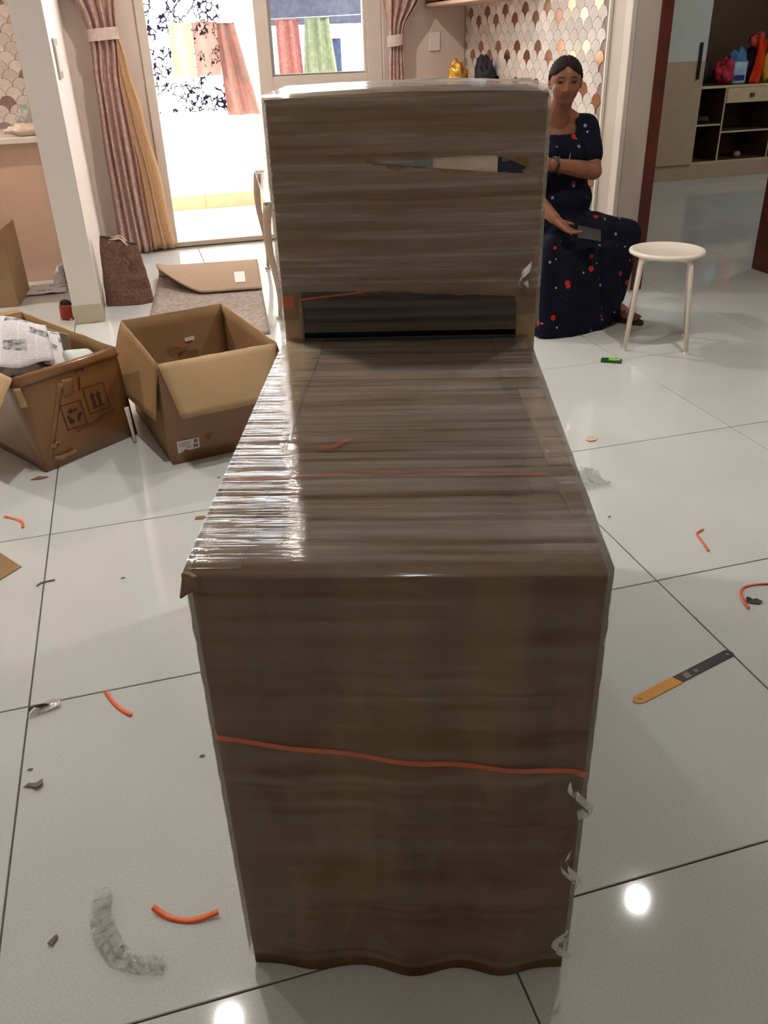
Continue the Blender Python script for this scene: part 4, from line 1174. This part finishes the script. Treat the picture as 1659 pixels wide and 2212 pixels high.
MB().prism(blk, [circ(L_ - 0.014, 0.0, 0.0042)], 0.0016, ((0, 0, 0.0004), (1,0,0), (0,1,0), (0,0,1))).build('black_half', simple('black_paint', S(46, 40, 40), 0.4, var=0.1), hb)
M_PRT = simple('worn_pinkish_print', S(128, 108, 108), 0.6, var=0.3, vscale=300)
MB().prism([(0.156, -0.010), (0.174, -0.010), (0.176, 0.009), (0.157, 0.006)], (), 0.0002, ((0, 0, 0.0021), (1,0,0), (0,1,0), (0,0,1))).build('print', M_PRT, hb)
MB().prism([(0.190, -0.006), (0.201, -0.006), (0.201, 0.004), (0.190, 0.004)], (), 0.0002, ((0, 0, 0.0021), (1,0,0), (0,1,0), (0,0,1))).build('print', M_PRT, hb)

# green packet
gp = thing('green_packet', 'small flat green packet on the tiles in front of the stool', 'packet', (1.935, 3.215, 0), R(-33))
MB().slab(lambda u, v: (-0.045 + 0.09*u, -0.022 + 0.044*v, 0.004 + 0.003*math.sin(math.pi*u)), 6, 4, 0.006).build('packet_body', simple('dark_green_foil', S(24, 84, 34), 0.35, var=0.2), gp)
MB().slab(lambda u, v: (-0.012 + 0.03*u, -0.016 + 0.034*v, 0.0108), 3, 3, 0.0008).build('packet_print', simple('lime_print', S(120, 200, 40), 0.4), gp)
MB().slab(lambda u, v: (0.018 + 0.018*u, -0.006 + 0.016*v, 0.0100), 3, 3, 0.0008).build('packet_print', simple('pale_green_print', S(176, 214, 150), 0.4), gp)

def scrap(name, pts, mat, label, cat, h=0.006, seed=0.0, group=None, z=0.001):
    O = Vector((sum(p[0] for p in pts)/len(pts), sum(p[1] for p in pts)/len(pts), 0))
    mb = MB().prism([(p[0]-O.x, p[1]-O.y) for p in pts], (), 0.0015)
    vv = []
    for p in mb.v:
        vv.append((p[0], p[1], p[2] + z + h*abs(fbm(p[0]*40 + seed, p[1]*40))))
    mb.v = vv
    return tag(mb.build(name, mat, None, False, O), label, cat, group)
M_SCR = simple('grey_brown_paper_scrap', S(112, 102, 90), 0.8, var=0.2)
M_TAPESCR = film_mat('crumpled_clear_tape', haze=0.45, along=(30, 30, 30), rough=0.15)
scrap('cardboard_piece', [(-0.60, 2.40), (-0.55, 2.357), (-0.481, 2.254), (-0.534, 2.20), (-0.64, 2.12), (-0.70, 2.25)], M_CB, 'flat torn piece of brown cardboard at the left edge of the floor', 'cardboard', 0.003, 1)
G_SC = 'small scraps on the floor'
ts = scrap('tape_scrap', [(-0.413, 1.583), (-0.395, 1.608), (-0.37, 1.625), (-0.345, 1.632), (-0.343, 1.600), (-0.375, 1.590)], M_TAPESCR, 'crumpled translucent tape scrap on a tile corner at the left', 'scrap', 0.02, 2, G_SC)
MB().slab(lambda u, v: (-0.035 + 0.04*u, -0.012 + 0.014*u + 0.006*v, 0.008 + 0.01*math.sin(3*u+2*v)), 6, 3, 0.001).build('dark_crease', M_SCR, ts)
scrap('paper_scrap', [(-0.405, 1.372), (-0.395, 1.378), (-0.38, 1.374), (-0.368, 1.384), (-0.366, 1.366), (-0.378, 1.358), (-0.388, 1.367)], M_SCR, 'torn grey paper scrap left of the package, just below the tape scrap', 'scrap', 0.01, 3, G_SC)
scrap('paper_scrap', [(-0.336, 0.998), (-0.332, 1.006), (-0.322, 1.012), (-0.319, 1.006), (-0.328, 0.994)], M_SCR, 'small grey scrap left of the clear film strip', 'scrap', 0.006, 4, G_SC)
strip_obj('paper_sliver', [(-0.431, 2.132), (-0.42, 2.146), (-0.40, 2.150), (-0.384, 2.148)], 0.005, M_SCR, 'thin dark curved paper sliver across a tile joint', 'scrap', G_SC)
scrap('cardboard_crumb', [(0.02, 2.37), (0.026, 2.384), (0.05, 2.378), (0.06, 2.372), (0.045, 2.365)], M_CB_DARK, 'brown cardboard crumb beside the left edge of the package top', 'scrap', 0.006, 5, G_SC)
scrap('tan_scrap', [(1.43, 2.495), (1.445, 2.51), (1.472, 2.512), (1.478, 2.498), (1.462, 2.478), (1.44, 2.478)], simple('tan_paper', S(206, 176, 146), 0.7), 'pale tan paper scrap on the tiles right of the package', 'scrap', 0.005, 6, G_SC)
scrap('black_scrap', [(1.345, 1.462), (1.352, 1.475), (1.362, 1.476), (1.366, 1.466), (1.378, 1.468), (1.385, 1.452), (1.372, 1.446), (1.36, 1.452)], simple('black_scrap_plastic', S(44, 44, 48), 0.6), 'small twisted black scrap inside the curled orange strap', 'scrap', 0.012, 7, G_SC)
scrap('dark_crumb', [(0.76, 1.226), (0.766, 1.214), (0.771, 1.200), (0.766, 1.204)], M_BLK, 'tiny dark splinter left of the hacksaw blade', 'scrap', 0.003, 8, G_SC)
for k, (px, py, lab) in enumerate(((-0.20, 2.10, 'tiny grey crumb in the middle of the left tiles'), (-0.47, 2.845, 'small brown cardboard shred at the corner of the worn carton'), (-0.395, 1.42, 'tiny dark speck above the torn paper scrap'), (-0.05, 1.35, 'tiny brown speck beside the lower left of the package'), (0.125, 2.64, 'tiny brown crumb in front of the empty carton'), (1.235, 1.97, 'small grey crumb near the right edge of the package top'), (1.285, 2.94, 'small grey crumb on the right tiles below the green packet'))):
    big = k == 1
    sz = 0.03 if big else 0.006
    scrap('floor_crumb', [(px - sz, py - sz*0.3), (px - sz*0.2, py + sz*0.4), (px + sz, py - sz*0.1), (px + sz*0.2, py - sz*0.5)], M_CB_DARK if big or k == 4 else M_SCR, lab, 'scrap', 0.004, 10 + k, G_SC)
# clear film strip on the floor
fs = thing('film_strip', 'crumpled clear film strip curving on the tiles left of the package', 'film', (-0.215, 0.975, 0))
fpts = [Vector(p) for p in ((-0.245, 1.075, 0), (-0.252, 1.03, 0), (-0.243, 0.985, 0), (-0.225, 0.945, 0), (-0.19, 0.918, 0), (-0.150, 0.905, 0))]
def fsf(u, v):
    t = u*(len(fpts)-1); k = min(int(t), len(fpts)-2); f = t-k
    p = fpts[k].lerp(fpts[k+1], f); tg = (fpts[k+1]-fpts[k]).normalized(); s_ = Vector((-tg.y, tg.x, 0))
    q = p + s_*(v-0.5)*0.034*(0.8+0.3*math.sin(4*u)) - Vector((-0.215, 0.975, 0))
    q.z = 0.002 + 0.018*abs(fbm(u*18, v*5, 3)) + 0.006*abs(math.sin(34*u + 2*v))
    return q
MB().grid(fsf, 60, 8).build('film', M_FILM_SCRAP, fs, True)
cs = thing('film_scrap', 'crumpled clear plastic film on the tiles beside the right edge of the package', 'film', (1.29, 2.22, 0))
MB().grid(lambda u, v: (-0.05 + 0.10*u + 0.01*fbm(v*4, 1), -0.07 + 0.14*v, 0.003 + 0.02*abs(fbm(u*7, v*7, 6))), 16, 16).build('film', M_FILM_SCRAP, cs, True)
# ------------------------------------------------------------------ seated person
OP = Vector((2.03, 3.95, 0.0))
person = thing('person', 'person in a dark navy floral dress sitting by the scallop wall holding a phone', 'person', OP)
def P3(x, y, z): return Vector((x, y, z)) - OP

def skin_mat():
    b = N('brown_skin')
    v = b.coords()
    f = b.noise(v, 14, 4)
    c = b.ramp(f, [(0.3, S(122, 74, 54)), (0.7, S(140, 90, 66))])
    return b.done(b.principled(c, 0.5, 0, 0.35, b.bump(b.noise(v, 180, 2), 0.06, 0.003), Subsurface_Weight=0.08, Subsurface_Scale=0.01))
M_SKIN = skin_mat()
M_HAIR = simple('dark_brown_hair', S(36, 24, 22), 0.75, spec=0.15, var=0.3, vscale=60, bump=0.3, bscale=150)

def dress_mat():
    b = N('navy_floral_dress')
    v = b.coords()
    base = b.ramp(b.noise(v, 9, 3), [(0.3, S(10, 11, 24)), (0.7, S(18, 19, 36))])
    def spots(scale, rad, keep, off):
        mp = b.n('Mapping'); b.l(v, mp.inputs['Vector']); mp.inputs['Location'].default_value = off
        vo = b.n('TexVoronoi'); vo.inputs['Scale'].default_value = scale; b.l(mp.outputs[0], vo.inputs['Vector'])
        sp = b.n('SeparateColor'); b.l(vo.outputs['Color'], sp.inputs[0])
        near = b.math('LESS_THAN', vo.outputs['Distance'], rad)
        k = b.math('LESS_THAN', sp.outputs[0], keep)
        return b.math('MULTIPLY', near, k)
    c = b.mix(spots(15, 0.20, 0.42, (0, 0, 0)), base, S(170, 40, 34))
    c = b.mix(spots(17, 0.14, 0.4, (3.1, 1.7, 0.4)), c, S(120, 136, 160))
    c = b.mix(spots(26, 0.13, 0.35, (7.1, 2.7, 5.4)), c, S(170, 172, 184))
    return b.done(b.principled(c, 0.85, 0, 0.15, b.bump(b.noise(v, 120, 2), 0.1, 0.004)))
M_DRESS = dress_mat()

# head frame
HC = P3(1.992, 3.962, 1.098)
hf = Vector((-0.34, -0.92, -0.14)).normalized()
hr = hf.cross(Vector((0, 0, 1))).normalized()      # towards the person's right = image left is -hr
hu = hr.cross(hf).normalized()
HR = Matrix((hr, -hf, hu)).transposed()            # local x = hr, local y = back, local z = up
def hp(x, f, z): return HC + hr*x + hf*f + hu*z
sgn = 1 if hr.x > 0 else -1                        # +hr points to image right when sgn > 0

body = MB()
# head: skull, face, jaw, chin, cheeks, nose, brow, ears
body.ellipsoid(HC + hu*0.012, (0.071, 0.088, 0.084), 24, 16, HR)
body.ellipsoid(hp(0, 0.022, -0.030), (0.060, 0.062, 0.068), 20, 14, HR)
body.ellipsoid(hp(0, 0.040, -0.072), (0.036, 0.036, 0.028), 16, 10, HR)
for s_ in (-1, 1):
    body.ellipsoid(hp(s_*0.034, 0.052, -0.026), (0.026, 0.024, 0.026), 14, 10, HR)
    body.ellipsoid(hp(s_*0.071, -0.008, -0.012), (0.008, 0.018, 0.028), 12, 10, HR)
    body.capsule(hp(s_*0.010, 0.078, 0.022), hp(s_*0.040, 0.068, 0.022), 0.010, 0.008, 10)
body.capsule(hp(0, 0.080, 0.012), hp(0, 0.094, -0.024), 0.008, 0.012, 12)
for s_ in (-1, 1): body.ellipsoid(hp(s_*0.010, 0.086, -0.027), (0.008, 0.009, 0.007), 10, 8, HR)
body.capsule(hp(-0.014, 0.074, -0.052), hp(0.014, 0.074, -0.052), 0.009, 0.009, 10)
# neck and trunk
body.capsule(hp(0, -0.012, -0.055), P3(1.985, 4.03, 0.895), 0.050, 0.056)
for s_ in (-1, 1): body.capsule(P3(1.985 + s_*0.03, 4.03, 0.965), P3(1.985 + s_*0.125, 4.045, 0.90), 0.036, 0.045)
body.capsule(P3(1.84, 4.045, 0.882), P3(2.145, 4.045, 0.882), 0.052, 0.052)
body.ellipsoid(P3(1.99, 4.03, 0.80), (0.145, 0.088, 0.12))
body.ellipsoid(P3(1.995, 4.045, 0.66), (0.135, 0.095, 0.16))
body.ellipsoid(P3(2.0, 4.06, 0.48), (0.165, 0.13, 0.12))
# image-right arm: hangs from the shoulder, forearm folded across the waist
def arm(sh, el, wr):
    body.capsule(sh, sh.lerp(el, 0.5), 0.050, 0.046)
    body.capsule(sh.lerp(el, 0.5), el, 0.046, 0.040)
    body.capsule(el, el.lerp(wr, 0.35), 0.041, 0.041)
    body.capsule(el.lerp(wr, 0.35), wr, 0.041, 0.027)
shL, elL, wrL = P3(2.155, 4.035, 0.882), P3(2.155, 3.925, 0.700), P3(1.895, 3.845, 0.755)
arm(shL, elL, wrL)
shR, elR, wrR = P3(1.83, 4.035, 0.882), P3(1.775, 3.92, 0.665), P3(1.868, 3.735, 0.535)
arm(shR, elR, wrR)
def hand(wr, d, side, nrm, curl, spread=0.012, thumb_up=1.0):
    """palm and five fingers. d: hand direction, side: towards the little finger, nrm: out of the palm"""
    d = d.normalized(); side = (side - d*side.dot(d)).normalized(); nrm = nrm.normalized()
    pc = wr + d*0.045
    body.capsule(wr, pc + d*0.01, 0.024, 0.020, 12)
    for k in range(4):
        o = (k - 1.5) * 0.0165
        body.capsule(wr + d*0.015 + side*o*0.6, wr + d*0.082 + side*o, 0.014, 0.0105, 10)
    lens = (0.066, 0.074, 0.069, 0.054)
    for k in range(4):
        o = (k - 1.5) * 0.0180
        p = wr + d*0.084 + side*o
        dd = d.copy(); L = lens[k]
        for seg_, (fr, an) in enumerate(((0.45, 0.30), (0.32, 0.55), (0.23, 0.45))):
            dd = (dd*math.cos(an*curl) + nrm*math.sin(an*curl)).normalized()
            nn = p + dd*L*fr + side*(k - 1.5)*0.0008
            body.capsule(p, nn, 0.0088 - 0.0008*seg_, 0.0082 - 0.0008*seg_, 8)
            p = nn
    tb = wr + d*0.026 - side*0.022
    t1 = tb + (d*0.75 - side*0.55 + nrm*0.35*thumb_up).normalized()*0.036
    t2 = t1 + (d*0.95 - side*0.1 + nrm*0.45*thumb_up).normalized()*0.030
    body.capsule(wr + d*0.012 - side*0.010, tb, 0.014, 0.012, 10)
    body.capsule(tb, t1, 0.0115, 0.0100, 10); body.capsule(t1, t2, 0.0098, 0.0082, 10)
# folded hand tucked towards the other elbow
hand(wrL, Vector((-0.96, -0.10, 0.05)), Vector((0, -0.1, -1)), Vector((0.1, 1, -0.1)), 0.7)
# hand with the phone, reaching down over the lap
dR = Vector((0.55, -0.50, -0.52)).normalized()
hand(wrR, dR, Vector((-0.6, -0.75, 0.0)), Vector((0.72, -0.1, 0.40)), 1.25, thumb_up=1.0)
# legs and feet
hipL, kneeL, ankL = P3(2.10, 4.05, 0.44), P3(2.325, 3.86, 0.395), P3(2.275, 3.80, 0.085)
hipR, kneeR, ankR = P3(1.92, 4.05, 0.44), P3(1.86, 3.74, 0.385), P3(1.87, 3.82, 0.085)
for hip, kn, an in ((hipL, kneeL, ankL), (hipR, kneeR, ankR)):
    body.capsule(hip, kn, 0.085, 0.058); body.capsule(kn, kn.lerp(an, 0.35), 0.055, 0.052); body.capsule(kn.lerp(an, 0.35), an, 0.052, 0.033)
def foot(an, d):
    d = d.normalized(); s_ = Vector((-d.y, d.x, 0))
    g = Vector((an.x, an.y, 0.0))
    body.capsule(an, g - d*0.025 + Vector((0, 0, 0.045)), 0.033, 0.030)
    body.capsule(an + Vector((0, 0, -0.02)), g + d*0.10 + Vector((0, 0, 0.036)), 0.032, 0.020)
    for k in range(5):
        o = (k - 2)*0.016
        body.capsule(g + d*0.085 + s_*o + Vector((0, 0, 0.034)), g + d*(0.150 - 0.006*abs(k - 1)) + s_*o*1.1 + Vector((0, 0, 0.028)), 0.0125, 0.009, 8)
    return g
gL = foot(ankL, Vector((0.32, -0.85, 0))); gR = foot(ankR, Vector((-0.1, -1, 0)))
bme = remesh(body, 'body', 0.0046, 3, 0.4)
# carve eye sockets and a mouth line into the face
inv = HR.inverted()
for v in bme.vertices:
    q = inv @ (v.co - HC)
    x, f, z = q.x, -q.y, q.z
    if f > 0.03:
        for s_ in (-1, 1):
            d2 = ((x - s_*0.029)/0.016)**2 + ((z - 0.004)/0.010)**2
            if d2 < 4: v.co -= hf*0.0095*math.exp(-d2)
        d2 = (x/0.022)**2 + ((z + 0.0525)/0.0022)**2
        if d2 < 4: v.co -= hf*0.003*math.exp(-d2)
bme.materials.append(M_SKIN)
body_o = link('body', bme, person)

# face details
M_LIP = simple('muted_lip', S(124, 66, 56), 0.45)
M_EYE = simple('dark_eye', S(38, 24, 22), 0.25)
M_BROW = simple('dark_brow', S(40, 26, 24), 0.8)
def face_f(x, z, lift=0.0):
    """front of the head at (x, z) in the head frame, found on the body mesh"""
    best = 0.0
    for v in head_pts:
        if (v[0]-x)**2 + (v[2]-z)**2 < 0.006**2 and v[1] > best: best = v[1]
    return best + lift
head_pts = []
for v in bme.vertices:
    q = inv @ (v.co - HC)
    if -q.y > 0.02 and abs(q.x) < 0.07 and abs(q.z) < 0.1: head_pts.append((q.x, -q.y, q.z))
for s_ in (-1, 1):
    MB().tube([hp(s_*(0.012 + 0.034*k/6), face_f(s_*(0.012 + 0.034*k/6), 0.024 + 0.005*math.sin(math.pi*k/6)) + 0.0008, 0.023 + 0.006*math.sin(math.pi*k/6)) for k in range(7)], [0.0012, 0.0024, 0.0026, 0.0024, 0.002, 0.0016, 0.0008], 6).build('eyebrow', M_BROW, person, True)
    MB().ellipsoid(hp(s_*0.029, face_f(s_*0.029, 0.002) - 0.004, 0.002), (0.012, 0.006, 0.0036), 14, 8, HR).build('eye', M_EYE, person, True)
    MB().tube([hp(s_*(0.016 + 0.026*k/6), face_f(s_*(0.016 + 0.026*k/6), 0.006) + 0.0006, 0.0045 + 0.0028*math.sin(math.pi*k/6)) for k in range(7)], 0.0013, 5).build('eyelid', M_BROW, person, True)
MB().tube([hp(-0.025 + 0.05*k/8, face_f(-0.025 + 0.05*k/8, -0.048) - 0.0012, -0.0485 + 0.0015*abs(k-4)/4) for k in range(9)], [0.001, 0.003, 0.0038, 0.0042, 0.0038, 0.0042, 0.0038, 0.003, 0.001], 8).build('upper_lip', M_LIP, person, True)
MB().tube([hp(-0.021 + 0.042*k/8, face_f(-0.021 + 0.042*k/8, -0.057) - 0.0012, -0.0565 + 0.002*abs(k-4)/4) for k in range(9)], [0.001, 0.0032, 0.0042, 0.0048, 0.005, 0.0048, 0.0042, 0.0032, 0.001], 8).build('lower_lip', M_LIP, person, True)

# hair: parted cap pulled back into a low bun
hm = MB()
seg, rings = 64, 44
rad = (0.0775, 0.0955, 0.0905)
keep = {}
verts = []; faces = []
for j in range(rings + 1):
    th = math.pi*j/rings
    for i in range(seg):
        ph = 2*math.pi*i/seg
        d = Vector((math.sin(th)*math.cos(ph), math.sin(th)*math.sin(ph), math.cos(th)))   # x side, y back, z up
        side_, fwd, upw = abs(d.x), -d.y, d.z
        if fwd > 0:
            hl = 0.70 - 0.62*max(0.0, side_ - 0.05)
            hl = hl*min(1, fwd/0.25) + (-0.25)*(1 - min(1, fwd/0.25))
        else:
            hl = -0.62
        verts.append((d, upw - hl))
for j in range(rings):
    for i in range(seg):
        q = (j*seg+i, (j+1)*seg+i, (j+1)*seg+(i+1) % seg, j*seg+(i+1) % seg)
        if sum(1 for k in q if verts[k][1] > 0) >= 3: faces.append(q)
def hv(d, inner):
    g = 0.0016*math.sin(40*math.atan2(d.x, d.z + 0.2)) if not inner else 0
    part = 0.004*math.exp(-(d.x/0.05)**2) if d.z > 0.2 else 0
    k = 0.965 if inner else 1.0
    return HC + hu*0.012 + HR @ Vector((d.x*(rad[0]*k + g), d.y*(rad[1]*k + g), d.z*(rad[2]*k + g) - part))
o_ = len(verts)
allv = [hv(d, False) for d, _ in verts] + [hv(d, True) for d, _ in verts]
ff = list(faces) + [tuple(i + o_ for i in reversed(f)) for f in faces]
cnt = {}
for f in faces:
    for a, b_ in zip(f, f[1:] + f[:1]):
        cnt[(a, b_)] = 1
for (a, b_) in list(cnt):
    if (b_, a) not in cnt: ff.append((a, b_, b_ + o_, a + o_))
hm.add(allv, ff)
hm.ellipsoid(hp(0, -0.105, -0.035), (0.042, 0.032, 0.042), 20, 14, HR)
hob = hm.build('hair', M_HAIR, person, True)
bmh = bmesh.new(); bmh.from_mesh(hob.data)
bmesh.ops.delete(bmh, geom=[v for v in bmh.verts if not v.link_faces], context='VERTS')
bmh.to_mesh(hob.data); bmh.free()

# dress: bodice with short sleeves, gathered skirt spread over the knees down to the floor
dr_ = MB()
dr_.capsule(P3(1.84, 4.045, 0.886), P3(2.15, 4.045, 0.886), 0.062, 0.062)
dr_.ellipsoid(P3(1.99, 4.025, 0.79), (0.163, 0.108, 0.135))
dr_.ellipsoid(P3(1.93, 3.975, 0.775), (0.075, 0.075, 0.07)); dr_.ellipsoid(P3(2.055, 3.975, 0.775), (0.075, 0.075, 0.07))
dr_.ellipsoid(P3(1.998, 4.035, 0.65), (0.178, 0.125, 0.18))
dr_.ellipsoid(P3(2.01, 4.03, 0.57), (0.192, 0.135, 0.13))
dr_.ellipsoid(P3(2.005, 4.05, 0.49), (0.195, 0.155, 0.14))
for sh, el in ((shL, elL), (shR, elR)):
    dr_.capsule(sh + Vector((0, 0, 0.004)), sh.lerp(el, 0.62), 0.060, 0.057)
def ring(c, rx, ry, z, n=14):
    return [Vector((c[0] + rx*math.cos(2*math.pi*k/n), c[1] + ry*math.sin(2*math.pi*k/n), z)) - OP for k in range(n)]
def ball(c, r):
    return [c + Vector((r*math.sin(t)*math.cos(p), r*math.sin(t)*math.sin(p), r*math.cos(t))) for t in (0.01, 0.6, 1.2, 1.57, 2.0, 2.6, 3.1) for p in (0, 0.8, 1.6, 2.4, 3.2, 4.0, 4.8, 5.6)]
hipring = ring((2.005, 4.05), 0.185, 0.14, 0.50) + ring((2.005, 4.06), 0.20, 0.15, 0.38)
dr_.hull(hipring + ball(kneeL, 0.078) + ball(P3(2.06, 3.86, 0.40), 0.07))
dr_.hull(hipring + ball(kneeR, 0.075) + ball(P3(2.06, 3.86, 0.40), 0.07))
hem = [P3(*p) for p in ((1.76, 3.72, 0.006), (1.775, 3.62, 0.006), (1.86, 3.585, 0.006), (1.99, 3.60, 0.006), (2.12, 3.64, 0.006), (2.215, 3.685, 0.008), (2.275, 3.76, 0.012), (2.29, 3.85, 0.012), (2.20, 4.10, 0.006), (1.85, 4.12, 0.006))]
mid = [P3(*p) for p in ((1.765, 3.74, 0.22), (1.80, 3.64, 0.22), (1.92, 3.62, 0.2), (2.1, 3.70, 0.2), (2.30, 3.76, 0.2), (2.345, 3.84, 0.22), (2.25, 4.08, 0.22), (1.82, 4.1, 0.22))]
kl = [kneeL + Vector(o) for o in ((0.055, 0.0, -0.03), (0.05, -0.03, -0.03), (0.0, -0.07, -0.02), (-0.05, -0.06, 0.0))]
kr = [kneeR + Vector(o) for o in ((-0.07, 0.02, -0.02), (-0.05, -0.07, 0.0), (0.03, -0.075, 0.0), (0.07, -0.05, 0.0))]
dr_.hull(kl + kr + mid + ring((2.0, 4.06), 0.19, 0.13, 0.40))
dr_.hull(mid + hem)
dme = remesh(dr_, 'dress', 0.0085, 5, 0.5)
nrms = [v.normal.copy() for v in dme.vertices]
for v, nrm in zip(dme.vertices, nrms):
    w = v.co + OP
    if w.z < 0.62:
        k = min(1.0, (0.62 - w.z)/0.35)
        a = math.atan2(w.y - 3.95, w.x - 2.03)
        fold = math.sin(a*13 + 2.0*math.sin(w.z*7) + 1.4*w.x*10*0.2) + 0.6*math.sin(a*23 + 5*w.z)
        v.co += nrm*(0.0075*k*fold*min(1.0, w.z/0.03))
    else:
        v.co += nrm*0.003*fbm(w.x*18, w.y*18, w.z*9)
    if v.co.z < 0.003: v.co.z = 0.003
# cut the neckline
bmd = bmesh.new(); bmd.from_mesh(dme)
dele = []
for v in bmd.verts:
    w = v.co + OP
    x = w.x - 1.985
    if w.y < 4.05 and abs(x) < 0.088 and w.z > 0.872 + 0.25*max(0, abs(x) - 0.06): dele.append(v)
    elif w.y >= 4.05 and abs(x) < 0.08 and w.z > 0.915: dele.append(v)
bmesh.ops.delete(bmd, geom=dele, context='VERTS')
bmesh.ops.delete(bmd, geom=[v for v in bmd.verts if not v.link_faces], context='VERTS')
for _ in range(6):
    be = [e for e in bmd.edges if e.is_boundary]
    bv = {v for e in be for v in e.verts}
    new = {}
    for v in bv:
        nb = [e.other_vert(v).co for e in v.link_edges if e.is_boundary]
        if len(nb) == 2: new[v] = v.co.lerp((nb[0] + nb[1])/2, 0.5)
    for v, c in new.items(): v.co = c
bmd.to_mesh(dme); bmd.free()
dme.materials.append(M_DRESS)
dress = link('dress', dme, person)
sd = dress.modifiers.new('thickness', 'SOLIDIFY'); sd.thickness = 0.003; sd.offset = 1.0

# sandals
M_SANDAL = simple('dark_brown_sandal', S(56, 34, 28), 0.55)
for g, d in ((gL, Vector((0.32, -0.85, 0)).normalized()), (gR, Vector((-0.1, -1, 0)).normalized())):
    s_ = Vector((-d.y, d.x, 0))
    out = []
    for k in range(20):
        a = 2*math.pi*k/20
        out.append((0.045*math.sin(a)*(1 + 0.15*math.cos(a)), 0.055 + 0.125*math.cos(a)))
    so = MB().prism(out, (), 0.015, (g + Vector((0, 0, 0.001)), s_, d, Vector((0, 0, 1)))).build('sandal', M_SANDAL, person)
    MB().tube([g + d*0.075 + s_*(0.046*math.cos(math.pi*k/8)) + Vector((0, 0, 0.016 + 0.042*math.sin(math.pi*k/8))) for k in range(9)], 0.006, 6).build('strap', M_SANDAL, so, True)
# bangle, chain with pendant
fd = (wrL - elL).normalized()
sA = fd.cross(Vector((0, 0, 1))).normalized(); sB = fd.cross(sA)
wc_ = wrL - fd*0.012
MB().tube([wc_ + sA*0.032*math.cos(2*math.pi*k/20) + sB*0.032*math.sin(2*math.pi*k/20) for k in range(21)], 0.006, 8, False).build('bracelet', M_BLK, person, True)
ch = []
for k in range(25):
    t = k/24*2 - 1
    z = 0.735 + 0.165*abs(t)**1.6
    y = 3.945 + 0.105*abs(t)**2.2 if z > 0.0 else 0
    ch.append(P3(1.985 + 0.075*t*(0.35 + 0.65*abs(t)**0.3), 3.882 + 0.10*abs(t)**1.8, z))
MB().tube(ch, 0.0016, 6).build('necklace', simple('gold_chain', S(190, 150, 110), 0.3, metal=0.8), person, True)
MB().ellipsoid(P3(1.985, 3.880, 0.728), (0.006, 0.003, 0.008), 10, 8).build('pendant', simple('gold_pendant', S(190, 150, 110), 0.3, metal=0.8), person, True)
# phone held over the lap (a thing of its own)
ph_c = wrR + OP + dR*0.135 + Vector((0.060, -0.012, 0.012))
ph = thing('phone', 'dark grey phone held over the lap of the seated person', 'phone', ph_c)
ph.rotation_euler = (R(38), R(12), R(-14))
MB().bbox(-0.055, 0.055, -0.034, 0.034, -0.0045, 0.0045, 0.004, 3).build('phone_body', simple('dark_grey_phone', S(70, 66, 64), 0.4), ph, True)
MB().bbox(-0.051, 0.051, -0.031, 0.031, 0.0046, 0.0052, 0.0002, 1).build('screen', simple('phone_glass', S(60, 58, 58), 0.15), ph)
